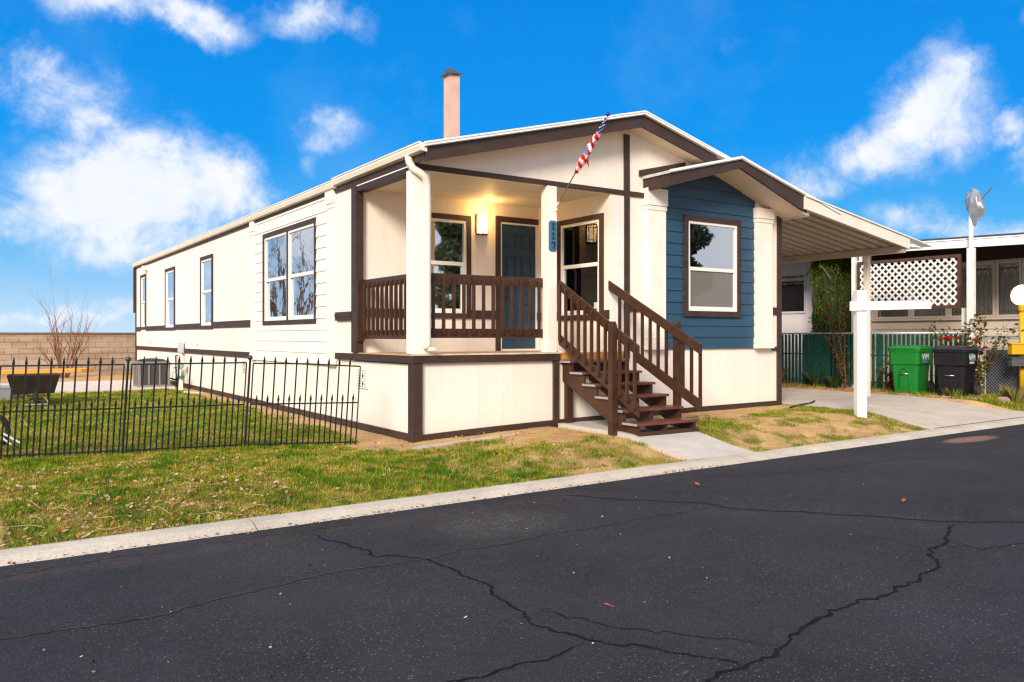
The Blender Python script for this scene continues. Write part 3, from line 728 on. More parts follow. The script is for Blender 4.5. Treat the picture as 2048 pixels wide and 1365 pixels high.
# pilasters on the long side
def pilaster(f, a0, a1, z0, z1, dep, capz, basez):
    mb = MB(); mbox(mb, f, a0, a1, 0, dep, z0, z1)
    e = .022
    mbox(mb, f, a0-e, a1+e, 0.001, dep+e, capz+.075, z1-.001); mbox(mb, f, a0-e*.5, a1+e*.5, .001, dep+e*.5, capz, capz+.065)
    mbox(mb, f, a0-e, a1+e, .001, dep+e, z0+.0005, basez); mbox(mb, f, a0-e*.5, a1+e*.5, .001, dep+e*.5, basez+.012, basez+.075)
    mbox(mb, f, a0-e*.25, a1+e*.25, .001, dep+e*.3, basez+.085, basez+.13)
    mb.build('pilaster', M['cream'], H, bevel=.004)
pilaster(LEFT, 2.72, 3.01, .93, 3.80, .05, 3.47, 1.05)
pilaster(LEFT, 7.03, 7.24, .93, 3.80, .045, 3.47, 1.05)
pilaster(FR, 4.135, 4.53, 1.19, 3.79, .10, 3.44, 1.27)
pilaster(FR, 6.78, 7.195, 1.19, 3.70, .10, 3.44, 1.27)
bx('pilaster', (3.412, 3.696, -.012, 0, 1.17, 3.634), M['cream'], H)
# porch posts
P1 = bx('porch_post', (-.012, .245, -.006, .205, 1.172, 3.634), M['cream'], H, .006)
P2 = bx('porch_post', (2.178, 2.352, -.035, .125, 1.172, 3.634), M['cream'], H, .006)
# roof
rf = MB(); T = .055
y0, y1 = -.42, 20.85
for (xa, xb) in ((-.06, RID), (RID, 8.43)):
    rf.slab([(xa, y0, roofz(xa)), (xb, y0, roofz(xb)), (xb, y0, roofz(xb)-T), (xa, y0, roofz(xa)-T)], (0, y1-y0, 0))
ROOF = rf.build('roof', [M['roof']], H)
ed = MB()
for (xa, xb) in ((-.07, RID), (RID, 8.44)):
    ed.slab([(xa, y0-.012, roofz(xa)+.012), (xb, y0-.012, roofz(xb)+.012), (xb, y0-.012, roofz(xb)-.045), (xa, y0-.012, roofz(xa)-.045)], (0, .010, 0))
    ed.slab([(xa, y0-.02, roofz(xa)+.012), (xb, y0-.02, roofz(xb)+.012), (xb, y0-.02, roofz(xb)-.012), (xa, y0-.02, roofz(xa)-.012)], (0, .007, 0))
ed.build('drip_edge', M['edge'], ROOF)
ch = MB(); cx_, cy_ = 1.96, 2.42
ch.box(cx_-.105, cx_+.105, cy_-.09, cy_+.09, 4.3, 5.84)
CH = ch.build('chimney', M['pinkflue'], ROOF)
cp = MB()
cp.slab([(cx_-.155, cy_-.13, 5.83), (cx_+.145, cy_-.13, 5.875), (cx_+.145, cy_+.13, 5.875), (cx_-.155, cy_+.13, 5.83)], (0, 0, .025))
cp.slab([(cx_-.10, cy_-.10, 5.86), (cx_+.09, cy_-.10, 5.89), (cx_-.05, cy_-.03, 5.985)], (.0, .18, .012))
cp.build('chimney_cap', M['flash'], ROOF)
# rake boards, soffits
fb = MB()
fb.slab([(-.02, -.38, roofz(-.02)-.045), (RID, -.38, RZ-.045), (RID, -.38, RZ-.235), (-.02, -.38, roofz(-.02)-.235)], (0, .04, 0))
fb.slab([(RID+.004, -.38, RZ-.045), (5.4, -.38, roofz(5.4)-.045), (5.4, -.38, roofz(5.4)-.235), (RID+.004, -.38, RZ-.235)], (0, .04, 0))
fb.build('rake_board', M['brown'], H)
so = MB()
for (xa, xb) in ((-.015, RID), (RID, 7.5)):
    so.slab([(xa, -.339, roofz(xa)-.20), (xb, -.339, roofz(xb)-.20), (xb, -.339, roofz(xb)-.175), (xa, -.339, roofz(xa)-.175)], (0, .339, 0))
so.build('soffit', M['soffit'], H)
# eave board and gutter on the long side
bx('eave_board', (-.03, -.005, -.33, 20.75, 3.70, 3.80), M['brown'], H)
gm = MB()
def gutter(ya, yb, dz):
    prof = [(-.015, 3.90), (-.12, 3.90), (-.125, 3.86), (-.105, 3.80), (-.03, 3.79), (-.015, 3.79)]
    gm.slab([(x, ya, z+dz) for x, z in prof], (0, yb-ya, 0)); gm.slab([(-.132, ya+.002, 3.892+dz), (-.10, ya+.002, 3.892+dz), (-.10, ya+.002, 3.91+dz), (-.132, ya+.002, 3.91+dz)], (0, yb-ya-.004, 0))
gutter(-.40, 2.6, .0); gutter(2.62, 20.7, -.03)
gm.build('gutter', M['gutter'], H)
ds = MB(); pts = [(-.07, .02, 3.80), (-.07, .0, 3.72), (-.03, -.03, 3.63), (.06, -.075, 3.57), (.115, -.085, 3.53), (.16, -.065, 3.46), (.165, -.062, 3.36), (.165, -.062, 1.30), (.165, -.062, 1.24)]
ds.tube(pts, .052, 10)
ds.tube([(.165, -.062, 1.25), (.19, -.09, 1.235), (.27, -.13, 1.225)], .035, 8)
ds.build('downspout', M['gutter'], H, smooth=True)
# bay gable
BR = 5.74; BZ = 4.385
def bayt(x): return BZ-.247*(BR-x) if x < BR else roofz(x)+(BZ-roofz(BR))*max(0, 1-(x-BR)/1.2)
def bays(x): return 4.19-.26*(BR-x) if x < BR else 4.19-.345*(x-BR)
br_ = MB()
br_.slab([(4.09, -.63, bayt(4.09)), (BR, -.63, BZ), (BR, -.63, BZ-.045), (4.09, -.63, bayt(4.09)-.045)], (0, .62, 0))
br_.slab([(BR, -.63, BZ), (6.94, -.63, bayt(6.94)), (8.43, -.63, roofz(8.43)+.002), (8.43, -.63, roofz(8.43)-.043), (6.94, -.63, bayt(6.94)-.045), (BR, -.63, BZ-.045)], (0, .205, 0))
BROOF = br_.build('bay_roof', M['roof'], H)
de = MB()
de.slab([(4.08, -.642, bayt(4.08)+.01), (BR, -.642, BZ+.01), (BR, -.642, BZ-.03), (4.08, -.642, bayt(4.08)-.03)], (0, .01, 0))
de.slab([(BR+.002, -.642, BZ+.01), (6.94, -.642, bayt(6.94)+.01), (8.44, -.642, roofz(8.44)+.012), (8.44, -.642, roofz(8.44)-.03), (6.94, -.642, bayt(6.94)-.03), (BR+.002, -.642, BZ-.03)], (0, .01, 0))
de.build('drip_edge', M['edge'], BROOF)
bf = MB()
bf.slab([(4.115, -.6, bayt(4.115)-.046), (BR, -.6, BZ-.046), (BR, -.6, BZ-.19), (4.115, -.6, bayt(4.115)-.245)], (0, .04, 0))
bf.slab([(BR+.003, -.6, BZ-.046), (7.40, -.6, bayt(7.40)-.046), (7.40, -.6, 3.63), (BR+.003, -.6, BZ-.185)], (0, .04, 0))
bf.box(4.115, 4.155, -.559, -.0, bayt(4.115)-.245, bayt(4.115)-.046)
bf.build('rake_board', M['brown'], H)
fl_ = MB(); fl_.slab([(4.02, -.03, bayt(4.05)+.0), (5.05, -.03, bayt(5.05)+.01), (5.05, -.03, bayt(5.05)+.10), (4.02, -.03, bayt(4.05)+.10)], (0, .03, 0)); fl_.build('flashing_board', M['brown'], H)
bs = MB()
bs.slab([(4.156, -.558, bays(4.156)), (BR, -.558, bays(BR)), (BR, -.558, bays(BR)+.02), (4.156, -.558, bays(4.156)+.02)], (0, .556, 0))
bs.slab([(BR, -.558, bays(BR)), (7.60, -.558, bays(7.60)), (7.60, -.558, bays(7.60)+.02), (BR, -.558, bays(BR)+.02)], (0, .556, 0))
bs.build('soffit', M['soffit'], H)
# door
DF = front(1.92)
dc = MB(); mbox(dc, DF, 2.525, 2.615, 0, .03, 1.16, 3.45); mbox(dc, DF, 2.615, 3.405, 0, .03, 3.36, 3.45); DRM = None
dc.build('door_casing', M['brown'], H)
wf = MB(); mbox(wf, DF, 2.616, 2.65, -.06, .012, 1.16, 3.355); mbox(wf, DF, 3.372, 3.405, -.06, .012, 1.16, 3.355); mbox(wf, DF, 2.65, 3.372, -.06, .012, 3.325, 3.355)
mbox(wf, DF, 2.65, 3.372, -.06, .03, 1.159, 1.19)
wf.build('door_frame', M['white'], H)
dm = MB(); mbox(dm, DF, 2.652, 3.37, -.055, -.02, 1.192, 3.323)
DOOR = dm.build('door', M['door'], H)
dp = MB()
for (u0, u1) in ((2.74, 2.96), (3.06, 3.28)):
    for (za, zb) in ((1.34, 1.98), (2.14, 2.80), (2.92, 3.18)):
        ring(dp, DF, u0, u1, za, zb, .018, -.02, -.006); mbox(dp, DF, u0+.045, u1-.045, -.02, -.010, za+.045, zb-.045)
dp.build('door_panel', M['door'], DOOR, bevel=.003)
dk = MB(); dk.lathe((2.72, 1.94, 2.08), [(.03, -.0), (.03, -.012), (.012, -.016), (.012, -.045), (.03, -.055), (.032, -.08), (.02, -.095)], 14, 'y'); dk.build('door_knob', M['darkmetal'], DOOR, smooth=True)
# porch railings
def baluster(mb, f, a, w, d0, d1, z0, z1, ch=.035):
    """square picket with slanted ends facing out (d1 = outer face)"""
    prof = [(d0, z0), (d1, z0+ch), (d1, z1-ch), (d0, z1)]
    mb.slab([f(a, d, z) for d, z in prof], Vector(f(a+w, 0, 0))-Vector(f(a, 0, 0)))
RF = front(.075)
rm = MB(); mbox(rm, RF, .25, 2.175, -.04, 0, 2.13, 2.27); mbox(rm, RF, .25, 2.175, -.04, 0, 1.385, 1.515)
RAIL = rm.build('railing', M['rail'], H, bevel=.004)
for i in range(12):
    b_ = MB(); baluster(b_, RF, .30+i*.161, .038, .001, .04, 1.41, 2.235); b_.build('baluster', M['rail'], RAIL)
RL = left(.055)
rm = MB(); mbox(rm, RL, .206, 1.80, -.04, 0, 2.13, 2.26); mbox(rm, RL, .206, 1.80, -.04, 0, 1.37, 1.50)
RAIL2 = rm.build('railing', M['rail'], H, bevel=.004)
for i in range(10):
    b_ = MB(); baluster(b_, RL, .29+i*.152, .032, .001, .045, 1.41, 2.215, .06); b_.build('baluster', M['rail'], RAIL2)
bx('railing_post', (-.03, .08, 1.79, 1.845, 1.33, 2.275), M['rail'], H)
# skirting vents and little wall fittings
def vent(y0, y1, z0, z1):
    mb = MB(); mb.box(-.012, .013, y0, y1, z0, z1); v = mb.build('skirting_vent', M['bulk'], H)
    h = MB(); n = 4
    for i in range(n):
        for j in range(7):
            cy, cz = y0+(y1-y0)*(i+.75)/(n+.5), z0+(z1-z0)*(j+.75)/(7.5); s_ = .022 if (i in (1,) and j in (1, 4)) else .009
            h.box(-.0135, -.0115, cy-s_, cy+s_, cz-s_*1.1, cz+s_*1.1)
    h.build('vent_slot', M['black'], v)
vent(1.50, 1.87, .63, .925); vent(7.68, 8.02, .64, .89)
bx('wall_outlet', (-.05, -.0, 11.9, 12.03, 1.20, 1.33), M['cream'], H); bx('wall_outlet', (-.04, -.0, 18.0, 18.2, 1.20, 1.28), M['palegrey'], H)
bx('eave_light', (-.14, -.0, 18.6, 18.9, 3.52, 3.66), M['gutter'], H)
# rear corner bits: downpipe at far corner
bx('downspout', (-.08, -.03, 20.72, 20.80, 2.2, 3.75), M['brown'], H)

# ---- things on the house
L_ = thing('wall_lamp', 'lit curved wall sconce with dark bars between the porch window and the blue door', 'lamp', (2.24, 1.92, 3.11))
sh = MB(); n = 10; arc = [(2.24+.095*math.cos(math.pi*i/n+math.pi), 1.895-.11*math.sin(math.pi*i/n)) for i in range(n+1)]
sh.slab([(x, y, 3.13) for x, y in arc], (0, 0, .30)); sh.build('lamp_shade', M['lampglass'], L_)
fr_ = MB(); fr_.box(2.13, 2.35, 1.897, 1.918, 3.105, 3.455)
for zz in (3.155, 3.385):
    for i in range(n):
        (xa, ya), (xb, yb) = arc[i], arc[i+1]
        s_ = 1.06; q = lambda x, y: (2.24+(x-2.24)*s_, 1.895+(y-1.895)*s_)
        fr_.slab([(*q(xa, ya), zz), (*q(xb, yb), zz), (*q(xb, yb), zz+.012), (*q(xa, ya), zz+.012)], (0, .004, 0))
for a in (.12, .38, .62, .88):
    i = math.pi+math.pi*a; x, y = 2.24+.101*math.cos(i), 1.895-.116*math.sin(math.pi*a)
    fr_.box(x-.004, x+.004, y-.003, y+.006, 3.115, 3.44)
fr_.slab([(x, y, 3.105) for x, y in arc], (0, 0, .016))
fr_.build('lamp_frame', mat('bronze_lamp_frame', (.09, .055, .03), .45, metal=.5), L_)
ld = bpy.data.lights.new('sconce_light', 'POINT'); ld.energy = 5.5; ld.color = (1, .56, .16); ld.shadow_soft_size = .06
lo = bpy.data.objects.new('sconce_light', ld); COL.objects.link(lo); lo.location = (2.24, 1.66, 3.47)

Q = thing('house_number_sign', 'blue vertical plaque with house number 117 on the porch post', 'sign', (2.275, -.036, 2.66))
c8 = .03; a0, a1, z0, z1 = 2.197, 2.345, 2.665, 3.12
pl = MB(); pl.slab([(a0+c8, -.037, z0), (a1-c8, -.037, z0), (a1, -.037, z0+c8), (a1, -.037, z1-c8), (a1-c8, -.037, z1), (a0+c8, -.037, z1), (a0, -.037, z1-c8), (a0, -.037, z0+c8)], (0, -.014, 0)); pl.build('plaque', M['plaque'], Q, bevel=.003)
def digit(ch, cx, cz):
    mb = MB(); y = -.0535
    def poly(p): mb.slab([(cx+px_, y, cz+pz_) for px_, pz_ in p], (0, -.006, 0))
    if ch == '1':
        poly([(-.009, -.04), (.009, -.04), (.009, .052), (-.004, .052), (-.030, .036), (-.030, .028), (-.009, .032)]); poly([(-.028, -.052), (.028, -.052), (.028, -.0405), (-.028, -.0405)])
    else:
        poly([(-.034, .034), (.034, .034), (.034, .052), (-.034, .052)]); poly([(-.034, .018), (-.024, .018), (-.020, .0335), (-.034, .0335)]); poly([(.016, .0335), (.034, .0335), (.006, -.052), (-.014, -.052)])
    mb.build('digit', M['digit'], Q)
for ch_, zz in (('1', 3.035), ('1', 2.895), ('7', 2.755)): digit(ch_, 2.273, zz)

FL = thing('furled_flag', 'striped red white and blue flag furled on a slanted pole from the porch post', 'flag', (2.335, -.036, 3.33))
p0 = Vector((2.335, -.04, 3.33)); p1 = Vector((2.352, -1.2, 4.44)); dv = (p1-p0)
fp = MB(); fp.tube([p0, p0+dv*.995], .0095, 8); fp.build('flag_pole', mat('flag_pole_metal', (.30, .24, .19), .3, metal=.6), FL, smooth=True)
fc = MB(); fc.lathe(p0+dv*.995+Vector((0, 0, -.01)), [(.008, 0), (.028, .006), (.032, .025), (.015, .05), (.004, .06)], 10); fc.build('pole_finial', M['flagblue'], FL, smooth=True)
fbk = MB(); fbk.box(2.305, 2.350, -.05, -.036, 3.27, 3.37); fbk.tube([p0+Vector((0, 0, 0)), p0+dv*.06], .016, 8); fbk.build('bracket', M['gutter'], FL)
# cloth rolled round the pole: a rippled sleeve with spiral stripes
cl = MB(); seg = 18; nl = 60; t0, t1 = .39, .965; u_ = dv.normalized(); sA = u_.cross(Vector((0, 0, 1))).normalized(); sB = u_.cross(sA)
ring_i = []
for k in range(nl+1):
    t = k/nl; c_ = p0+dv*(t0+(t1-t0)*t)
    r_ = .012+.036*math.sin(math.pi*min(1, (t*.92+.06)))**.7*(1-.45*t)*(1+.22*math.sin(t*31))
    ring_i.append(len(cl.v))
    for j in range(seg):
        a = 2*math.pi*j/seg; rr = r_*(1+.28*math.sin(3*a+t*9)+.12*math.sin(5*a-t*14)); p = c_+sA*math.cos(a)*rr+sB*math.sin(a)*rr*1.1+Vector((0, 0, -.012*math.sin(math.pi*t)))
        cl.v.append(tuple(p))
for k in range(nl):
    t = k/nl
    for j in range(seg):
        a = ring_i[k]+j; b_ = ring_i[k]+(j+1) % seg; cl.f.append((a, b_, b_+seg, a+seg))
        ph = (t*7.5+j/seg*1.0) % 1
        if t > .74: cl.mi.append(1 if ((k*7+j*3) % 5 == 0) else 2)
        else: cl.mi.append(0 if ph < .52 else 1)
cl.cur = 0
cl.slab([p0+dv*.60+Vector((.02, -.02, -.02)), p0+dv*.57+Vector((.05, -.02, -.07)), p0+dv*.545+Vector((.075, -.03, -.12)), p0+dv*.555+Vector((.02, -.02, -.05))], (.004, .006, 0))
cl.build('flag_cloth', [M['flagred'], M['flagwhite'], M['flagblue']], FL, smooth=True)
for t in (.615, .655):
    k_ = MB(); k_.tube([p0+dv*(t-.012), p0+dv*(t+.012)], .05, 10); k_.build('strap', M['clip'], FL)

# ---- porch stairs
ST = thing('porch_stairs', 'brown wooden porch stairs with red brown treads and slanted picket railings', 'stairs', (2.98, -.9, .085))
TX0, TX1 = 2.41, 3.57
for i in range(6):
    yf = -.28-.286*i; zt = 1.05-.16*i
    t_ = MB(); t_.box(TX0, TX1, yf, yf+.145, zt-.036, zt); t_.box(TX0, TX1, yf+.150, yf+.30, zt-.036, zt); t_.build('tread', M['tread'], ST, bevel=.004)
    c_ = MB(); c_.box(TX0-.002, TX0, yf+.004, yf+.296, zt-.034, zt-.003); c_.build('tread_end', mat('pale_tread_end', (.34, .31, .31), .6) if i == 0 else bpy.data.materials['pale_tread_end'], ST)
for xs_ in (2.46, 2.965, 3.50):
    poly = [(-.03, 1.013)]
    for i in range(6):
        yf = -.28-.286*i+.03; zt = 1.05-.16*i-.037
        poly += [(yf, zt), (yf, zt-.16 if i < 5 else .09)]
    poly += [(-1.40, .09), (-.03, .80)]
    # remove duplicate level points: build sawtooth carefully
    P = [(-.03, 1.013)]
    for i in range(6):
        yf = -.25-.286*i; zt = 1.013-.16*i
        P.append((yf, zt)); P.append((yf, zt-.159 if i < 5 else .088))
    P += [(-1.36, .088), (-.03, .74)]
    s_ = MB(); s_.slab([(xs_, y, z) for y, z in P], (.04, 0, 0)); s_.build('stringer', M['rail'], ST)
bx('base_plate', (2.44, 3.56, -1.725, -1.685, .086, .135), M['rail'], ST)
bx('support_post', (2.50, 2.60, -.11, -.02, .08, .93), M['rail'], ST); bx('support_post', (3.40, 3.49, -.11, -.02, .08, .93), M['rail'], ST)
bx('riser_board', (2.505, 3.495, -.06, -.03, .80, 1.01), M['rail'], ST)
def newel(x0, x1, y0, y1, z0, z1, sidecut):
    mb = MB(); c_ = .03
    mb.slab([(x0, y0, z0), (x1, y0, z0), (x1, y0, z1-.055), (x1-c_, y0, z1), (x0+c_, y0, z1), (x0, y0, z1-.055)], (0, y1-y0, 0)); mb.build('newel_post', M['rail'], ST, bevel=.004)
newel(2.283, 2.375, -1.36, -1.27, .075, 1.61, 0); newel(3.575, 3.665, -1.29, -1.20, .05, 1.625, 0)
def stair_rail(xa, xb, ya, yb, za, zb, h, th, name='handrail'):
    d = Vector((xb-xa, yb-ya, 0)).normalized(); nrm = Vector((-d.y, d.x, 0))*th
    if nrm.x < 0: nrm = -nrm
    mb = MB(); mb.slab([(xa, ya, za), (xb, yb, zb), (xb, yb, zb-h), (xa, ya, za-h)], nrm); return mb.build(name, M['rail'], ST, bevel=.004)
stair_rail(2.377, 2.377, -.04, -1.76, 2.245, 1.285, .15, .038); stair_rail(2.377, 2.377, -.04, -1.76, 1.44, .50, .155, .038, 'lower_rail')
stair_rail(3.345, 3.575, -.04, -1.73, 2.275, 1.30, .15, .038); stair_rail(3.47, 3.58, -.48, -1.73, 1.205, .51, .16, .038, 'lower_rail')
for i in range(12):
    y = -.075-.148*i
    if abs(y+1.315) < .085: continue
    zt = 2.245-(.04+y)*-.558-.035; zb = 1.44-(.04+y)*-.5465-.11
    mb = MB(); prof = [(2.376, zb), (2.340, zb+.03), (2.340, zt-.035), (2.376, zt)]
    mb.slab([(x, y, z) for x, z in prof], (0, -.038, 0)); mb.build('baluster', M['rail'], ST)
for i in range(11):
    y = -.20-.147*i; t = (-.04-y)/1.69; xr = 3.345+.23*t+.039
    if abs(y+1.245) < .085: continue
    zt = 2.275-.975*t-.04; zb = max(1.44-.94*t-.11, .3) if y < -.45 else 1.19
    mb = MB(); mb.box(xr, xr+.036, y-.038, y, zb, zt); mb.build('baluster', M['rail'], ST)

# ---- carport
CP = thing('carport', 'beige metal carport awning on a slim post beside the house', 'carport', (9.1, 4, .15))
def cz(x): return 3.70-.152*(x-7.4)
cf = MB(); cf.slab([(7.41, -.63, 3.88), (10.72, -.63, 3.355), (10.72, -.63, 3.15), (7.41, -.63, 3.665)], (0, .05, 0)); cf.build('awning_fascia', M['gutter'], CP)
cf = MB(); cf.slab([(7.41, -.66, 3.905), (11.5, -.66, 3.262), (11.5, -.66, 3.240), (7.41, -.66, 3.882)], (0, .22, 0)); cf.build('cap_flashing', M['edge'], CP)
bx('edge_gutter', (10.755, 11.5, -.44, 11, 3.222, 3.236), M['edge'], CP)
rb = MB(); y = -.575; prof = []
while y < 11:
    prof += [(y, 0), (y+.14, 0), (y+.155, .075), (y+.225, .075), (y+.24, 0)]; y += .252
for (ya, da), (yb, db) in zip(prof[:-1], prof[1:]):
    if abs(ya-yb) < 1e-6: continue
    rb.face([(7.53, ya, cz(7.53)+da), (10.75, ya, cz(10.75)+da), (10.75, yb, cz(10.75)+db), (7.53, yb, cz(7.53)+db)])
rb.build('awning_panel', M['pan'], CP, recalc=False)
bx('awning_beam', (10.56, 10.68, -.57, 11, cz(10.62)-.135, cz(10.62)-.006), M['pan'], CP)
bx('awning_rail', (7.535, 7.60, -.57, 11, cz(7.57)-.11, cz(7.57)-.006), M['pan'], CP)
for y in (.24, 4.2, 8.2):
    bx('post', (10.57, 10.665, y-.05, y+.05, .1, cz(10.62)-.136), M['gutter'], CP)

# ---- sign post in the lawn
SP = thing('sign_post', 'plain white wooden sign post with a long arm and no sign', 'sign post', (7.3, -1.77, zg(7.3, -1.77)))
gz = zg(7.3, -1.77); mb = MB(); d = RT*.078; e = FW*.078
mb.slab([Vector((7.3, -1.77, gz-.12))-d-e, Vector((7.3, -1.77, gz-.12))+d-e, Vector((7.3, -1.77, gz-.12))+d+e, Vector((7.3, -1.77, gz-.12))-d+e], (-.015, .0, 2.28-gz)); mb.build('post', M['signwhite'], SP, bevel=.006)
cP = Vector((7.225, -1.715, 1.90)); ax = (RT*.995-FW*.06); ay = Vector((0, 0, 1))
mb = MB(); o = -FW*.085
mb.slab([cP+o-ax*.12+ay*.075, cP+o+ax*1.17+ay*.085, cP+o+ax*1.17-ay*.045, cP+o-ax*.12-ay*.075], -FW*.04); mb.build('arm', M['signwhite'], SP, bevel=.004)
mb = MB()
for i in range(2):
    for j in range(3):
        c_ = cP+o-FW*.041+ax*(.0+.03*i)+ay*(-.03+.03*j); mb.lathe(c_, [(.007, -.004), (.007, .0)], 8, 'y')
mb.build('bolt', M['greybox'], SP)

# ---- wheelie bins
def bin_(name, label, loc, rot, body, lid, arch):
    root = thing(name, label, 'bin', (0, 0, 0), 'wheelie bins by the driveway')
    w0, w1, d0, d1, hh = .25, .305, .28, .36, .93     # half widths bottom/top
    mb = MB()
    def rect(w, d, z, c=.05): return [(-w+c, -d, z), (w-c, -d, z), (w, -d+c, z), (w, d-c, z), (w-c, d, z), (-w+c, d, z), (-w, d-c, z), (-w, -d+c, z)]
    levels = [rect(w0, d0, .02), rect(.262, .30, .2), rect(.285, .332, .62), rect(.31, .362, .64), rect(.318, .372, .90), rect(.335, .39, .91), rect(.335, .39, .95)]
    i0 = len(mb.v)
    for L in levels: mb.v += L
    for k in range(len(levels)-1):
        for j in range(8): a = i0+k*8+j; b2 = i0+k*8+(j+1) % 8; mb.f.append((a, b2, b2+8, a+8)); mb.mi.append(0)
    mb.f.append(tuple(range(i0, i0+8))[::-1]); mb.f.append(tuple(range(i0+48, i0+56))); mb.mi += [0, 0]
    mb.build('body', body, root, bevel=.008)
    # front relief: recessed arch/step with the lift bar
    fr = MB()
    if arch:
        P = [(-.15, -.281, .04), (-.13, -.305, .33)]+[(.10*math.cos(math.pi-math.pi*t/8), -.318-.004*math.sin(math.pi*t/8), .46+.10*math.sin(math.pi*t/8)) for t in range(9)]+[(.13, -.305, .33), (.15, -.281, .04)]
        for a, c_ in zip(P[:-1], P[1:]): fr.slab([a, c_, (c_[0]*.80, c_[1]-.040, c_[2]-.012), (a[0]*.80, a[1]-.040, a[2]-.012)], (0, .045, 0))
    else:
        fr.slab([(-.29, -.33, .645), (-.12, -.33, .645), (-.12, -.33, .83), (.12, -.33, .83), (.12, -.33, .645), (.29, -.33, .645), (.29, -.33, .875), (-.29, -.33, .875)], (0, -.055, 0)); fr.build('front_shoulder', body, root, bevel=.006); fr = MB()
        fr.slab([(-.16, -.297, .04), (.16, -.297, .04), (.13, -.322, .40), (-.13, -.322, .40)], (0, -.016, 0))
    fr.build('front_panel', body, root, bevel=.006)
    rc = MB(); rc.box(-.085, .085, -.335, -.316, .44, .56) if not arch else rc.slab([(-.075, -.326, .42), (.075, -.326, .42), (.06, -.334, .53), (-.06, -.334, .53)], (0, .01, 0)); rc.build('recess', M['black'] if not arch else body, root)
    bb = MB(); bb.tube([(-.10, -.345, .435), (.10, -.345, .435)], .013, 8); bb.build('lift_bar', M['metal'], root, smooth=True)
    lm = MB(); L0 = rect(.345, .41, .952, .07); L1 = rect(.345, .41, .985, .07); L2 = rect(.30, .36, 1.03, .09); L3 = rect(.22, .28, 1.045, .08); i0 = len(lm.v)
    for L in (L0, L1, L2, L3): lm.v += L
    for k in range(3):
        for j in range(8): a = i0+k*8+j; b2 = i0+k*8+(j+1) % 8; lm.f.append((a, b2, b2+8, a+8)); lm.mi.append(0)
    lm.f.append(tuple(range(i0, i0+8))[::-1]); lm.f.append(tuple(range(i0+24, i0+32))); lm.mi += [0, 0]
    lm.build('lid', lid, root, bevel=.01)
    hd = MB(); hd.tube([(-.25, .40, .93), (.25, .40, .93)], .016, 8); hd.build('handle', body, root, smooth=True)
    for sx in (-1, 1):
        wh = MB(); wh.lathe((sx*.30, .30, .14), [(.05, -.03), (.135, -.03), (.142, -.015), (.142, .015), (.135, .03), (.05, .03)], 20, 'x'); w_ = wh.build('wheel', M['rubber'], root, smooth=False)
        rm_ = MB(); rm_.lathe((sx*.30, .30, .14), [(.085, -.034), (.085, .034)], 14, 'x'); rm_.build('wheel_hub', M['greybox'], w_)
    # label with the letters on the side
    def lettered(txt, size, y, z, mcol, back=None):
        cu = bpy.data.curves.new('t', 'FONT'); cu.body = txt; cu.size = size; cu.extrude = .001; cu.align_x = 'CENTER'
        to = bpy.data.objects.new('t', cu); COL.objects.link(to)
        dg = bpy.context.evaluated_depsgraph_get(); me = bpy.data.meshes.new_from_object(to.evaluated_get(dg)); bpy.data.objects.remove(to)
        # text lies in XY; stand it on the +x side of the bin
        for v in me.vertices:
            x_, y_, z_ = v.co; v.co = (.330+z_, y+x_, z+y_)
        me.materials.clear(); me.materials.append(mcol); ob = bpy.data.objects.new('lettering', me); COL.objects.link(ob); ob.parent = root; return ob
    if back: pass
    lb = MB(); lb.box(.322, .326, -.16, .08, .68, .72); lb.build('label_stripe', M['clip'] if arch else M['palegrey'], root)
    lettered('WM', .19, -.04, .735, M['signwhite'])
    if not arch:
        lb = MB(); lb.box(.322, .326, -.14, .06, .87, .89); lb.build('label_stripe', M['clip'], root)
    root.location = loc; root.rotation_euler = (0, 0, rot); return root
back = False
bin_('wheelie_bin', 'green lidded wheelie bin standing beside the driveway', (12.12, .17, zg(12, 0)+.01), R(-82), M['binG'], M['binG'], True)
bin_('wheelie_bin', 'black wheelie bin with grey lid next to the rose bush', (12.13, -.80, zg(12, -.8)+.01), R(-82), M['binB'], M['binlid'], False)

# ---- stones along the driveway edge
random.seed(4)
SL_ = [(11.6, -.02, .28, 'flat pink stone in front of the green bin'), (11.58, -.62, .26, 'flat pink stone between the two bins'), (11.57, -.98, .24, 'flat pink stone before the black bin'), (11.62, -1.42, .26, 'low pink slab right of the black bin, at the driveway edge'), (12.0, -1.78, .17, 'small angular reddish stone near the yellow lamp post'), (12.5, 1.75, .13, 'pale rounded stone behind the white sign post')]
for (x, y, s, lab) in SL_:
    mb = MB(); n = 9; z = zg(x, y)-.01
    outl = [(x+s*.35*math.cos(2*math.pi*i/n)*random.uniform(.8, 1.15), y+s*.75*math.sin(2*math.pi*i/n)*random.uniform(.8, 1.15)) for i in range(n)]
    hh = .05 if s > .2 else .11
    i0 = len(mb.v); mb.v += [(a, b_, z-.03) for a, b_ in outl]+[(x+(a-x)*.95, y+(b_-y)*.95, z+hh*.7+random.uniform(-.008, .008)) for a, b_ in outl]+[(x+(a-x)*.6, y+(b_-y)*.6, z+hh+random.uniform(-.01, .01)) for a, b_ in outl]
    for k in range(2):
        for j in range(n): a = i0+k*n+j; b2 = i0+k*n+(j+1) % n; mb.f.append((a, b2, b2+n, a+n)); mb.mi.append(0)
    mb.f.append(tuple(range(i0+2*n, i0+3*n))); mb.mi.append(0)
    tag(relocate(mb.build('edging_stone', M['stone'] if s > .15 else M['concrete'])), lab, 'stone', 'edging stones along the driveway')

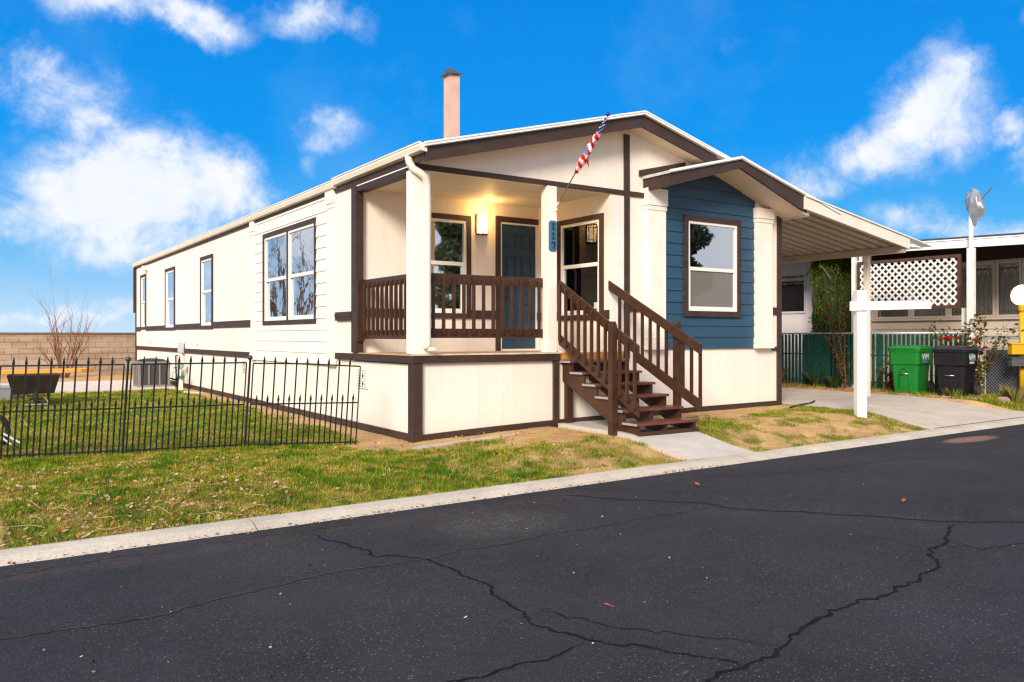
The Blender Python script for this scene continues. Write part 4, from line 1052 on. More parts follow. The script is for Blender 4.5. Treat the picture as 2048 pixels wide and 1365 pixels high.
# ---- yellow lamp post with trays
YP = thing('lamp_post', 'yellow post with a lit white globe lamp on top at the driveway', 'lamp post', (13.0, -1.66, .1))
yx, yy = 13.02, -1.68
mb = MB(); mb.tube([(yx, yy, .0), (yx, yy, 1.99)], .052, 14); mb.lathe((yx, yy, 1.9), [(.06, 0), (.075, .06), (.075, .12), (.09, .15)], 14); mb.build('post', M['yellow'], YP, smooth=True)
mb = MB(); mb.lathe((yx, yy, 2.05), [(.06, 0), (.13, .02), (.185, .09), (.205, .18), (.19, .27), (.14, .35), (.07, .395), (.01, .41)], 20); mb.build('globe', M['globe'], YP, smooth=True)
def tray(name, label, z0, z1, m, depth):
    a = Vector((yx, yy, z0)); r_ = -RT
    mb = MB(); f_ = FW*.15
    c_ = a-FW*.06
    mb.slab([c_+r_*.33-f_, c_-r_*.33-f_, c_-r_*.33+f_*.0, c_+r_*.33+f_*.0], (0, 0, (z1-z0)*.86))
    mb.slab([c_+r_*.35-f_*1.1+Vector((0, 0, (z1-z0)*.861)), c_-r_*.35-f_*1.1+Vector((0, 0, (z1-z0)*.861)), c_-r_*.35+f_*.0+Vector((0, 0, (z1-z0)*.861)), c_+r_*.35+f_*.0+Vector((0, 0, (z1-z0)*.861))], (0, 0, (z1-z0)*.14))
    mb.slab([c_+r_*.06-f_*.3, c_-r_*.06-f_*.3, c_-r_*.06-f_*.05, c_+r_*.06-f_*.05], (0, 0, -.05))
    return tag(relocate(mb.build(name, m, bevel=.006)), label, 'mailbox')
tray('mailbox', 'yellow mailbox fixed to the yellow lamp post', 1.04, 1.27, M['yellow'], 1)
tray('mailbox', 'dark grey mailbox tray under the yellow one on the lamp post', .80, .98, M['greybox'], 1)

# ---- chain link fences
CF = thing('slatted_fence', 'chain link fence with green privacy slats behind the bins', 'fence', (13.0, 3, .15))
mb = MB(); mb.tube([(13, -.62, 1.475), (13, 9, 1.475)], .022, 8); mb.build('top_rail', M['galv'], CF, smooth=True)
mb = MB(); mb.tube([(13.015, -.62, .95), (13.015, 9, .95)], .015, 6); mb.build('middle_rail', M['greenslat'], CF)
random.seed(2)
mb = MB(); y = -.6
while y < 9:
    dense = 2.7 < y < 3.5
    mb.box(12.99, 12.994, y, y+(.104 if dense else .068), .16+random.uniform(-.02, .03), 1.455+random.uniform(-.01, .004)); y += .108
sl = mb.build('slats', M['greenslat'], CF)
mb = MB()
for k in range(-14, 140):
    y = -.6+k*.077
    for sg in (1, -1):
        ya, yb = (y, y+1.27) if sg > 0 else (y+1.27, y); za, zb = .17, 1.44
        c0 = max(0, (-.6-min(ya, yb))/1.27) if min(ya, yb) < -.6 else 0
        pa, pb = (Vector((12.985, ya, za)), Vector((12.985, yb, zb)))
        if sg > 0: pa = pa+(pb-pa)*c0
        else: pb = pb+(pa-pb)*c0
        if max(pa.y, pb.y) > 9 or (pa-pb).length < .05: continue
        mb.tube([pa, pb], .0014, 3, cap=False)
mb.build('wire_mesh', M['greenslat'], CF)
for y in (-.6, 1.45, 4.6, 7.2): 
    mb = MB(); mb.tube([(13.03, y, .0), (13.03, y, 1.5)], .028, 8); mb.build('post', M['greenslat'], CF)
GF = thing('wire_fence', 'bare grey chain link fence with a dark screen behind the yellow post', 'fence', (13.2, -2, .12))
mb = MB(); mb.tube([(13.2, -.85, 1.40), (13.2, -4.2, 1.40)], .02, 8); mb.build('top_rail', M['galv'], GF)
mb = MB()
for k in range(-17, 50):
    for sg in (1, -1):
        y = -.85-k*.07; ya, yb = (y, y-1.2) if sg > 0 else (y-1.2, y); pa, pb = Vector((13.2, ya, .2)), Vector((13.2, yb, 1.39))
        if max(ya, yb) > -.85:
            t = (max(ya, yb)+.85)/1.2
            if t > .98: continue
            if ya > yb: pa = pa+(pb-pa)*t
            else: pb = pb+(pa-pb)*t
        mb.tube([pa, pb], .003, 3, cap=False)
mb.build('wire_mesh', M['galv'], GF)
bx('screen_cloth', (13.22, 13.226, -4.2, -.86, .2, 1.12), M['charcoal'], GF)
for y in (-.86, -2.9, -4.2):
    mb = MB(); mb.tube([(13.2, y, 0), (13.2, y, 1.42)], .025, 8); mb.build('post', M['galv'], GF)

# ---- neighbour's house
N = thing('neighbour_house', 'low tan neighbouring mobile home with white awning roof on the right', 'house', (16, 3, .15))
NL = left(15.2)
NW = [(-1.7, -.72, 1.86, 3.16), (-.70, -.15, 1.86, 3.16), (-.12, .95, 1.86, 3.16), (1.0, 1.9, 1.86, 3.16), (1.95, 2.9, 1.86, 3.16), (4.75, 5.95, 2.05, 3.2)]
wall('wall', left(14.75), 3.0, 12, .2, 3.6, [hole(NW[5])], M['neighlav'], parent=N); bx('return_wall', (14.76, 15.2, 3.0, 3.08, .2, 3.6), M['neighlav'], N)
wall('wall', NL, -3.6, 3.0, .2, 3.6, [hole(w, .05) for w in NW[:5]], M['neigh'], parent=N)
mb = MB(); z = .2
while z < 1.8:
    mb.slab([(15.2, -3.6, z), (15.165, -3.6, z), (15.19, -3.6, z+.23), (15.2, -3.6, z+.23)], (0, 6.6, 0)); z += .23
mb.build('lap_siding', M['neigh'], N)
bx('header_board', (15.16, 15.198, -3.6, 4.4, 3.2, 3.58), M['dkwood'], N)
bx('window_ledge', (15.1, 15.2, -3.6, 3.0, 1.80, 1.85), M['neigh'], N)
for k, w in enumerate(NW):
    NL_ = left(14.75) if k == 5 else NL
    mb = MB(); ring(mb, NL_, *w, .05, -.03, .03); W_ = mb.build('window', M['neigh'] if k < 5 else M['palegrey'], N)
    g_ = MB(); mbox(g_, NL_, w[0]+.05, w[1]-.05, -.02, -.015, w[2]+.05, w[3]-.05); g_.build('pane', M['glassclear' if 0 < k < 5 else 'glassdark'], W_)
    if k in (1, 2, 3, 4):
        g_ = MB(); n = 18; q = [w[0]+.05+(w[1]-w[0]-.1)*i/n for i in range(n+1)]
        for i in range(n): g_.face([(15.26+.03*(i % 2), q[i], 1.88), (15.26+.03*((i+1) % 2), q[i+1], 1.88), (15.26+.03*((i+1) % 2), q[i+1], 3.15), (15.26+.03*(i % 2), q[i], 3.15)])
        g_.build('curtain', M['greycurtain'], W_)
    elif k == 0:
        g_ = MB(); g_.box(15.25, 15.255, w[0]+.05, w[1]-.05, w[2]+.02, w[3]-.02); g_.build('blind', M['screen'], W_)
bx('side_wall', (15.2, 21, -3.6, -3.5, .2, 3.6), M['neigh'], N); bx('back_wall', (20.9, 21, -3.4, 12, .2, 3.6), M['neigh'], N)
bx('partition', (17.5, 17.6, -3.4, 12, .2, 3.6), M['room'], N)
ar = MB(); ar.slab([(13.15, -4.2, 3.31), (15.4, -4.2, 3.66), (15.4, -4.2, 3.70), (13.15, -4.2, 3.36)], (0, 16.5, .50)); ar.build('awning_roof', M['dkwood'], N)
af = MB(); af.slab([(13.10, -4.2, 3.225), (13.10, 12.3, 3.70), (13.10, 12.3, 3.86), (13.10, -4.2, 3.385)], (.05, 0, 0)); af.build('awning_fascia', M['edge'], N)
ar = MB(); ar.slab([(13.12, -4.22, 3.392), (18.2, -4.22, 3.90), (18.2, -4.22, 3.93), (13.12, -4.22, 3.42)], (0, 16.5, .50)); ar.slab([(18.2, -4.22, 3.90), (21.3, -4.22, 3.6), (21.3, -4.22, 3.63), (18.2, -4.22, 3.93)], (0, 16.5, .5)); ar.build('roof', M['edge'], N)
def ornpost(y, z1, w=.045): return bx('awning_post', (13.11, 13.11+2*w, y-w, y+w, .1, z1), M['lathwhite'], N)
ornpost(2.20, 3.40, .05); ornpost(2.02, 3.40, .03); ornpost(-.455, 2.02, .04)
sc = MB()
def scroll(y0, y1, z0, z1):
    cy = (y0+y1)/2; r_ = (y1-y0)*.28
    for (zc, sg) in ((z1-r_*1.2, 1), (z0+r_*1.2, -1)):
        pts = []
        for i in range(20):
            a = i/19*3.2*math.pi; rr = r_*(1-.72*i/19); pts.append((13.15, cy+sg*(math.cos(a)*rr), zc+sg*math.sin(a)*rr))
        sc.tube(pts, .008, 5)
    sc.tube([(13.15, cy+r_, z1-r_*1.2), (13.15, cy, (z0+z1)/2), (13.15, cy-r_, z0+r_*1.2)], .008, 5)
for (z0_, z1_) in ((.3, .85), (.9, 1.4), (1.45, 1.98), (2.3, 2.85), (2.86, 3.3)): scroll(-.61, -.495, z0_, z1_) if z1_ > 0 else 0
for (z0_, z1_) in ((2.2, 2.72), (2.75, 3.25), (1.5, 2.1)): scroll(2.03, 2.16, z0_, z1_)
sc.build('iron_scroll', M['lathwhite'], N)
# lattice screen hung from the awning posts
LT = thing('lattice_panel', 'white diagonal lattice panel in a brown frame hung under the awning', 'lattice', (13.06, .83, 2.02))
LA0, LA1, LZ0, LZ1 = -.42, 2.06, 2.02, 3.20
mb = MB(); ring(mb, left(13.10), LA0, LA1, LZ0, LZ1, .07, .0, .05); fr_o = mb.build('frame', M['lathframe'], LT)
def clipseg(ya, za, yb, zb):
    t0, t1 = 0., 1.; dy, dz = yb-ya, zb-za
    for p, q in ((-dy, ya-LA0-.05), (dy, LA1-.05-ya), (-dz, za-LZ0-.05), (dz, LZ1-.05-za)):
        if abs(p) < 1e-9:
            if q < 0: return None
        else:
            r_ = q/p
            if p < 0: t0 = max(t0, r_)
            else: t1 = min(t1, r_)
    return None if t0 >= t1 else ((ya+dy*t0, za+dz*t0), (ya+dy*t1, za+dz*t1))
for sg, xo in ((1, 13.075), (-1, 13.085)):
    mb = MB(); k = -30
    for k in range(-20, 22):
        y = LA0-1.4+(k+20)*.166; s_ = clipseg(y, LZ0, y+sg*1.3, LZ0+1.3)
        if not s_: continue
        (ya, za), (yb, zb) = s_; d_ = Vector((0, yb-ya, zb-za)).normalized(); n_ = Vector((0, -d_.z, d_.y))*.0215
        a = Vector((xo, ya, za)); c_ = Vector((xo, yb, zb)); mb.slab([a-n_, c_-n_, c_+n_, a+n_], (-.008, 0, 0))
    mb.build('lattice', M['lathwhite'], LT)
# white pole with wrapped bundle
PO = thing('white_pole', 'tall white pole beside the lattice, topped by a bundle wrapped in silver plastic', 'pole', (13.0, -.68, .1))
bx('pole', (12.93, 13.05, -.75, -.61, .1, 3.3), M['lathwhite'], PO, .006)
bx('pole_tip', (12.96, 13.02, -.71, -.645, 3.3, 4.0), M['lathwhite'], PO)
bmx = bmesh.new(); bmesh.ops.create_icosphere(bmx, subdivisions=4, radius=1)
for v in bmx.verts:
    p = v.co.copy(); n_ = mnoise.noise(p*1.7)*.30+abs(mnoise.noise(p*3.6))*.22
    r_ = .112*(1+n_*1.6); zz = p.z*.40; tap = 1.0-.70*max(0, -p.z)+.10*p.z; lob = .07 if p.z > -.3 else 0
    q = Vector((p.x*r_*tap, p.y*r_*tap*1.15-lob*max(0, -p.y)*1.3, zz+(-.10 if p.y < -.5 else .05*p.y)))
    v.co = q
me = bpy.data.meshes.new('wrapped_bundle'); bmx.to_mesh(me); bmx.free(); me.materials.append(M['silver']); me.polygons.foreach_set('use_smooth', [True]*len(me.polygons)); ob = bpy.data.objects.new('wrapped_bundle', me); COL.objects.link(ob); ob.parent = PO
ob.location = Vector((12.99, -.73, 4.17))-Vector((13.0, -.68, .1))
mb = MB(); mb.slab([(12.99, -.57, 4.52), (12.99, -.66, 4.42), (12.99, -.86, 4.30), (12.99, -.70, 4.33)], (.1, 0, 0)); mb.slab([(12.97, -.60, 4.50), (12.97, -.72, 4.30), (12.97, -.70, 4.05), (12.97, -.62, 4.2)], (.05, 0, 0)); mb.build('wrapped_bundle', M['silver'], PO)
mb = MB(); mb.tube([(12.98, -.80, 4.22), (12.96, -1.12, 4.53)], .014, 6); mb.build('stick', M['stick'], PO)

# ---- foliage helpers
def leaves(n, pos_fn, size, cols, parent, name, aspect=.5, vertical=0., m='leafy'):
    Vv = np.zeros((n, 4, 3)); Cc = np.zeros((n, 3))
    for i in range(n):
        p = Vector(pos_fn(i)); s = size*random.uniform(.6, 1.3)
        u = Vector((random.gauss(0, 1), random.gauss(0, 1), random.gauss(0, 1)+vertical*3)).normalized(); w = u.cross(Vector((random.gauss(0, 1), random.gauss(0, 1), random.gauss(0, 1)))).normalized()
        u *= s; w *= s*aspect
        Vv[i] = [tuple(p-u), tuple(p+w-u*.1), tuple(p+u), tuple(p-w-u*.1)]
        k = random.choice(cols); t = random.uniform(.55, 1.3); Cc[i] = [q*t for q in k]
    return quads_mesh(name, Vv, Cc, M[m], parent)
random.seed(31)
CY = thing('cypress_tree', 'dense columnar green cypress behind the slatted fence under the carport edge', 'tree', (14.0, 3.35, .15))
mb = MB(); mb.tube([(14.0, 3.35, .0), (14.0, 3.35, 2.2), (14.02, 3.36, 3.9)], [.09, .06, .02], 8); mb.build('trunk', M['barkpale'], CY)
def cyp(i):
    z = random.uniform(.25, 1)**.9*3.6+.15; z = random.uniform(.3, 3.95)
    rm_ = .60*(1-max(0, (z-2.9)/1.25)**2)*(.86+.14*math.sin(z*2.2)); a = random.uniform(0, 6.283); lump = 1+.17*math.sin(a*9+2.2*math.sin(z*1.3))+.10*math.sin(a*4-z*2.1)+.10*math.sin(z*9+a*3)
    r_ = rm_*lump*math.sqrt(random.uniform(.55, 1.06)); return (14.0+r_*math.cos(a), 3.35+r_*math.sin(a), z)
bmx = bmesh.new(); bmesh.ops.create_icosphere(bmx, subdivisions=5, radius=1)
for v in bmx.verts:
    p = v.co.copy(); a = math.atan2(p.y, p.x); z = .25+(p.z*.5+.5)*3.6; q = .44*(1-max(0, (z-2.9)/1.25)**2)*min(1, 3.2*(1-abs(p.z))**.5)*(1+.16*math.sin(a*5+z*1.2)+.10*math.sin(a*9-z*3.1)+.18*mnoise.noise(Vector((p.x*6, p.y*6, z*2.2)))); h_ = math.hypot(p.x, p.y) or 1; v.co = (p.x/h_*q, p.y/h_*q, z-.15)
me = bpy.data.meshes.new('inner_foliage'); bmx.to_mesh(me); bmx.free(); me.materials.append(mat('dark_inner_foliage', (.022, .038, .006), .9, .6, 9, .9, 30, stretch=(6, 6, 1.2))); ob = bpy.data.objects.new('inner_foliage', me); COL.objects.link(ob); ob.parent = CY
leaves(34000, cyp, .036, [(.085, .135, .008), (.13, .185, .010), (.18, .22, .014), (.05, .085, .006), (.025, .045, .005)], CY, 'crown', .24, 1.8)
mb = MB(); mb.tube([(13.4, 3.35, 3.28), (13.38, 3.0, 2.86)], .014, 5); mb.build('dead_twig', M['bark'], CY)

def rose(label, x, y, z0, h, nst, spread, nleaf, flowers, cols, seed):
    random.seed(seed); root = thing('rose_bush', label, 'bush', (x, y, z0), 'rose bushes along the fence')
    mb = MB(); tips = []
    for k in range(nst):
        a = random.uniform(0, 6.28); pts = []; p = Vector((x+random.uniform(-.08, .08), y+random.uniform(-.08, .08), z0-.03)); L = h*random.uniform(.6, 1.05); d = Vector((math.cos(a)*spread*.5, math.sin(a)*spread, 1)).normalized()
        for i in range(8):
            pts.append(tuple(p)); p = p+d*L/7; d = (d+Vector((random.uniform(-.16, .16), random.uniform(-.2, .2), random.uniform(-.10, .05)))).normalized()
        mb.tube(pts, [.011*(1-i*.1) for i in range(8)], 5); tips.append(pts)
    mb.build('stem', M['bark'], root)
    def lp(i):
        t = random.choice(tips); k = min(7, int(random.uniform(1.2, 8))); b_ = Vector(t[k]); return b_+Vector((random.gauss(0, .05), random.gauss(0, .07), random.gauss(0, .06)))
    leaves(int(nleaf*2.6), lp, .042, cols, root, 'leaves', .6)
    for (fx, fy, fz) in flowers:
        fm = MB()
        for s_ in range(3):
            for j in range(6):
                a = j*1.047+s_*.5; r1 = .018+.014*s_; c_ = Vector((fx, fy, fz)); q0 = c_+Vector((math.cos(a)*r1*.3, math.sin(a)*r1*.3, -.02)); q1 = c_+Vector((math.cos(a-.5)*r1*1.3, math.sin(a-.5)*r1*1.3, .03-.012*s_)); q2 = c_+Vector((math.cos(a+.5)*r1*1.3, math.sin(a+.5)*r1*1.3, .03-.012*s_)); q3 = c_+Vector((math.cos(a)*r1*1.6, math.sin(a)*r1*1.6, .045-.02*s_))
                fm.face([q0, q1, q3, q2])
        fm.build('flower', M['redpetal'], root, recalc=False)
    return root
GL = [(.07, .10, .015), (.11, .13, .02), (.16, .13, .03), (.20, .10, .03)]
rose('rose bush with red blooms leaning beside the black bin and white pole', 12.75, -.86, .15, 1.75, 12, .28, 520, [(12.6, -.33, 1.36), (12.6, -.40, 1.38), (12.58, -.26, 1.35), (12.6, -.86, 1.50), (12.6, -.95, 1.32), (12.62, -1.16, 1.17), (12.6, -.62, 1.36), (12.66, -.92, 1.12), (12.55, -.46, 1.34)], GL, 3)
rose('sparse autumn rose bush behind the white sign post', 12.55, 2.1, .16, 2.1, 5, .13, 130, [(12.6, 2.55, 2.16), (12.6, 2.5, 1.72)], [(.10, .12, .02), (.22, .17, .03), (.24, .10, .04), (.17, .08, .04)], 8)
rose('low scrubby rose between the carport post and the green bin', 12.7, .95, .15, .75, 7, .35, 150, [(12.6, .95, .78)], [(.08, .10, .02), (.14, .12, .03), (.2, .1, .04)], 9)
def tuft(label, x, y, h, n, cols, seed):
    random.seed(seed); Vv = []; Cc = []; z = zg(x, y)-.02
    for i in range(n):
        a = random.uniform(0, 6.28); r0 = random.uniform(0, .12); L = h*random.uniform(.5, 1.1); b_ = Vector((x+math.cos(a)*r0, y+math.sin(a)*r0, z)); t_ = b_+Vector((math.cos(a)*L*.55, math.sin(a)*L*.55, L)); m_ = (b_+t_)/2+Vector((0, 0, L*.12)); s_ = Vector((-math.sin(a), math.cos(a), 0))*.012
        Vv.append([tuple(b_-s_), tuple(b_+s_), tuple(t_), tuple(m_-s_)]); k = random.choice(cols); tt = random.uniform(.6, 1.2); Cc.append([q*tt for q in k])
    o = quads_mesh('grass_tuft', np.array(Vv), np.array(Cc), M['leafy']); tag(relocate(o), label, 'plant', 'tufts in the fence bed')
GT = [(.10, .14, .02), (.2, .2, .04), (.28, .22, .07)]
tuft('bushy green tuft at the foot of the slatted fence, nearest the house', 12.7, 4.15, .42, 150, GT, 1); tuft('smaller green tuft farther back along the slatted fence', 12.75, 5.0, .34, 110, GT, 2)
tuft('dark green tuft below the autumn rose bush', 12.5, 2.9, .40, 160, [(.03, .06, .015), (.06, .09, .02)], 3); tuft('dark low tuft left of the pale rounded stone', 12.35, 2.25, .34, 150, [(.03, .06, .015), (.05, .08, .02)], 4)
tuft('tall yellowed tuft beside the yellow lamp post', 12.3, -1.85, .36, 140, [(.3, .27, .08), (.4, .32, .13), (.16, .18, .04)], 5); tuft('yellow green tuft in front of the black bin', 11.75, -.95, .22, 90, [(.3, .27, .06), (.14, .2, .03)], 6)

# ---- block wall and the bare shrub
BWALL = MB(); BWALL.box(-40, 30, 22.4, 22.6, 0, 1.47); o = BWALL.build('block_wall', M['block']); tag(o, 'long tan concrete block wall behind the back yard', 'wall')
bx('wall_cap', (-40, 30, 22.36, 22.64, 1.4702, 1.53), mat('dark_wall_cap', (.17, .12, .085), .9, .2, 3), o)
random.seed(14)
def bare(name, label, x, y, z0, nst, h, spread, depth, r0, m, group=None):
    root = thing(name, label, 'shrub' if h < 5 else 'tree', (x, y, z0)); mb = MB()
    def grow(p, d, L, r, lev):
        pts = [tuple(p)]; rs = [r]
        n = 7
        for i in range(n):
            d = (d+Vector((random.gauss(0, .06), random.gauss(0, .06), random.gauss(.03, .04)))).normalized(); p = p+d*L/n; pts.append(tuple(p)); rs.append(r*(1-.8*(i+1)/n))
            if lev < depth and i >= 1 and random.random() < .62:
                a = Vector((random.gauss(0, .5), random.gauss(0, .5), random.gauss(.25, .25))); grow(p, (d+a).normalized(), L*random.uniform(.35, .6), rs[-1]*.75, lev+1)
        mb.tube(pts, rs, 5, cap=False)
    for k in range(nst):
        a = 2*math.pi*k/nst+random.uniform(-.3, .3); s_ = spread*random.uniform(.25, 1); grow(Vector((x+.12*math.cos(a), y+.12*math.sin(a), z0-.05)), Vector((math.cos(a)*s_, math.sin(a)*s_*.7, 1)).normalized(), h*random.uniform(.55, 1), r0*random.uniform(.6, 1), 0)
    mb.build('branches', m, root, recalc=False); return root
bare('bare_shrub', 'leafless reddish shrub in front of the block wall', -2.2, 20.6, .1, 12, 2.35, .5, 2, .034, M['bark'])

# ---- iron fence panels (leaning a little)
IF = thing('iron_fence', 'low black spiked iron garden fence on the left lawn', 'fence', (-2.8, .8, -.02))
fpts = [(-8.1, 2.55), (-4.78+.0, 1.535), (-3.395, 1.075), (-2.018, .765), (-.745, .215)]
# true plan: panel ends along the lawn
fpts = [(-4.72-1.36, 1.66), (-4.72, 1.42), (-3.383, 1.065), (-2.005, .77), (-.742, .205)]
def frame_fn(a, c_, lean):
    ux, uy = (c_[0]-a[0]), (c_[1]-a[1])
    def P(t, z): 
        x, y = a[0]+ux*t, a[1]+uy*t; k = z*lean; L = math.hypot(ux, uy); g0 = zg(a[0], a[1])*(1-t)+zg(c_[0], c_[1])*t
        return (x+ux/L*k, y+uy/L*k, g0-.005+z)
    return P
for pi, (a, c_) in enumerate(zip(fpts[:-1], fpts[1:])):
    P = frame_fn(a, c_, .06); last = (pi == len(fpts)-2)
    rails = MB(); HT = 1.085 if not last else 1.075
    tA, tB = .03, .97 if not last else 1.0
    sag = -.05 if last else 0
    for z in (.045, .555, HT):
        rails.tube([P(tA, z), P(.5, z+sag*.2*(z > 1)), P(tB, z+sag*(z > 1))], .0095, 6)
    for t in (tA, tB): rails.tube([P(t, -.02), P(t, HT+(sag if t > .5 else 0))], .009, 6)
    rails.build('fence_rail', M['iron'], IF)
    n = 9
    for i in range(n):
        t = tA+(tB-tA)*(i+1)/(n+1)
        mb = MB(); zt = HT+.10+sag*t; mb.tube([P(t, -.03), P(t, zt-.07)], .0100, 6); mb.tube([P(t, zt-.09), P(t, zt-.065), P(t, zt)], [.011, .016, .003], 6); mb.build('picket', M['iron'], IF)
    for i in range(n+1):
        t = tA+(tB-tA)*(i+.5)/(n+1)
        mb = MB(); mb.tube([P(t, -.03), P(t, .60)], .0100, 6); mb.tube([P(t, .585), P(t, .61), P(t, .675)], [.011, .016, .003], 6); mb.build('picket', M['iron'], IF)
for k in (1, 2, 3):
    a = fpts[k]; P = frame_fn(a, fpts[min(k+1, 4)], .06)
    mb = MB(); mb.tube([P(0, -.08), P(0, 1.12)], .014, 8); o = mb.build('fence_post', M['iron'], IF)
    mb = MB(); q = P(0, 1.115); mb.lathe(q, [(.008, 0), (.026, .012), (.034, .034), (.028, .055), (.008, .066)], 12); mb.build('finial', M['ironball'], o, smooth=True)

# ---- wheelbarrow with a plank laid across it, tub behind
def yard(u, depth): 
    p = CAM+FW*depth+RT*((u-1024)/1640*depth); return p.x, p.y
wx, wy = yard(66, 16.6); wz = zg(wx, wy)
WB = thing('wheelbarrow', 'dark wheelbarrow parked on the lawn under a yellow board', 'wheelbarrow', (wx, wy, wz))
FV = Vector((wx-CAM.x, wy-CAM.y, 0)).normalized(); RV = Vector((FV.y, -FV.x, 0))
def L2(r_, f_, z): p = Vector((wx, wy, wz))+RV*r_*1.06+FV*f_; return (p.x, p.y, wz+z)
mb = MB(); bot = [(-.33, -.36), (.35, -.36), (.33, .46), (-.33, .46)]; top = [(-.42, -.52), (.44, -.52), (.42, .62), (-.42, .62)]; i0 = 0
mb.v += [L2(a, b_, .25) for a, b_ in bot]+[L2(a, b_, .62) for a, b_ in top]+[L2(a*.96, b_*.96, .62) for a, b_ in top]+[L2(a*.96, b_*.96, .28) for a, b_ in bot]
for k in range(3):
    for j in range(4): a = k*4+j; b2 = k*4+(j+1) % 4; mb.f.append((a, b2, b2+4, a+4)); mb.mi.append(0)
mb.f += [(0, 1, 2, 3), (12, 13, 14, 15)]; mb.mi += [0, 0]; mb.build('tray', M['tray'], WB)
mb = MB(); c_ = L2(.03, -.55, .16)
for i in range(24):
    pass
pts = [L2(.05, -.52+.135*math.cos(t*2*math.pi/18), .16+.135*math.sin(t*2*math.pi/18)) for t in range(19)]
mb.tube(pts, .045, 8, cap=False); w_ = mb.build('wheel', M['rubber'], WB, smooth=True)
mb = MB(); mb.tube([L2(-.06, -.52, .16), L2(.16, -.52, .16)], .02, 8); mb.build('axle', M['darkmetal'], w_)
for s_ in (-1, 1):
    mb = MB(); mb.tube([L2(s_*.12+.03, -.55, .17), L2(s_*.22, -.1, .33), L2(s_*.28, .7, .42), L2(s_*.30, 1.0, .55)], .018, 6); mb.build('handle', mat('barrow_handle_wood', (.25, .13, .06), .7) if s_ < 0 else bpy.data.materials['barrow_handle_wood'], WB)
    mb = MB(); mb.tube([L2(s_*.24, .25, .36), L2(s_*.26, .22, .02), L2(s_*.26, .42, .02), L2(s_*.25, .48, .38)], .014, 6); mb.build('leg', M['darkmetal'], WB)
mb = MB(); mb.tube([L2(-.16, -.72, .06), L2(.26, -.72, .06)], .016, 6); mb.tube([L2(-.16, -.72, .06), L2(-.13, -.52, .17)], .012, 6); mb.tube([L2(.26, -.72, .06), L2(.20, -.52, .17)], .012, 6); mb.build('nose_guard', M['galv'], WB)
mb = MB(); bd = [L2(-1.55, -.15, .635), L2(.80, -.42, .655), L2(1.02, -.25, .66), L2(.86, -.05, .66), L2(-1.55, .35, .635)]; mb.slab(bd, (0, 0, .075))
tag(relocate(mb.build('plank', M['plank'], bevel=.006)), 'long orange yellow board lying across the wheelbarrow', 'board')
tx, ty = yard(8, 18.2)
mb = MB(); tz = zg(tx, ty); ix = [(-.55, -.35), (.42, -.35), (.42, .35), (-.55, .35)]
lo_ = [Vector((tx, ty, tz))+RT*a*.85+FW*b_*.85 for a, b_ in ix]; hi = [Vector((tx, ty, tz+.25))+RT*a+FW*b_ for a, b_ in ix]; rim = [Vector((tx, ty, tz+.25))+RT*a*1.06+FW*b_*1.06 for a, b_ in ix]; rim2 = [p+Vector((0, 0, .035)) for p in rim]; inn = [Vector((tx, ty, tz+.06))+RT*a*.8+FW*b_*.8 for a, b_ in ix]; hi2 = [Vector((tx, ty, tz+.285))+RT*a*.95+FW*b_*.95 for a, b_ in ix]
mb.v += [tuple(p) for grp in (lo_, hi, rim, rim2, hi2, inn) for p in grp]
for k in range(5):
    for j in range(4): a = k*4+j; b2 = k*4+(j+1) % 4; mb.f.append((a, b2, b2+4, a+4)); mb.mi.append(0)
mb.f += [(3, 2, 1, 0), (20, 21, 22, 23)]; mb.mi += [0, 0]
tag(relocate(mb.build('plastic_tub', M['tub'])), 'shallow grey blue plastic tub on the lawn behind the wheelbarrow', 'tub')
# fallen folding chair frame / tyre near the left fence
hx, hy = yard(-14, 10.6); hz = zg(hx, hy)
HC = thing('hand_truck', 'tilted black wheel and pale tubes of a hand truck lying behind the iron fence', 'hand truck', (hx, hy, hz))
def L3(r_, f_, z): p = Vector((hx, hy, hz))+RT*r_+FW*f_; return (p.x, p.y, hz+z)
mb = MB(); pts = [L3(.05+.16*math.cos(t*2*math.pi/18)*.7, .05*math.cos(t*2*math.pi/18), .19+.19*math.sin(t*2*math.pi/18)) for t in range(19)]; mb.tube(pts, .035, 8, cap=False); mb.build('wheel', M['rubber'], HC, smooth=True)
for k, (a, c_) in enumerate([((.12, 0, .17), (.42, -.1, .05)), ((.10, .02, .11), (.30, -.1, .03)), ((.05, 0, .2), (.24, .1, .5))]):
    mb = MB(); mb.tube([L3(*a), L3(*c_)], .013 if k < 2 else .005, 6); mb.build('tube', M['palegrey'] if k < 2 else M['plank'], HC)

# ---- air conditioner and services on the long side
ax_, ay_ = -.80, 13.55; az = .085
AC = thing('air_conditioner', 'grey outdoor air conditioner unit on the slab beside the house', 'air conditioner', (ax_, ay_, az))
mb = MB(); h = .39; mb.box(ax_-h, ax_+h, ay_-h, ay_+h, az, az+.05); mb.box(ax_-h, ax_+h, ay_-h, ay_+h, az+.60, az+.66)
for sx in (-1, 1):
    for sy in (-1, 1): mb.box(ax_+sx*h-(.06 if sx > 0 else 0), ax_+sx*h+(.06 if sx < 0 else 0), ay_+sy*h-(.06 if sy > 0 else 0), ay_+sy*h+(.06 if sy < 0 else 0), az+.05, az+.60)
for t in (-.13, .13):
    mb.box(ax_+t-.02, ax_+t+.02, ay_-h, ay_-h+.03, az+.05, az+.60); mb.box(ax_-h, ax_-h+.03, ay_+t-.02, ay_+t+.02, az+.05, az+.60)
mb.build('housing', M['ac'], AC, bevel=.008)
bx('coil_grille', (ax_-h+.02, ax_+h-.02, ay_-h+.02, ay_+h-.02, az+.052, az+.598), M['acdark'], AC)
mb = MB(); mb.lathe((ax_, ay_, az+.661), [(.36, 0), (.36, .012), (.30, .05), (.12, .075), (.02, .08)], 20); mb.build('fan_guard', M['darkmetal'], AC)
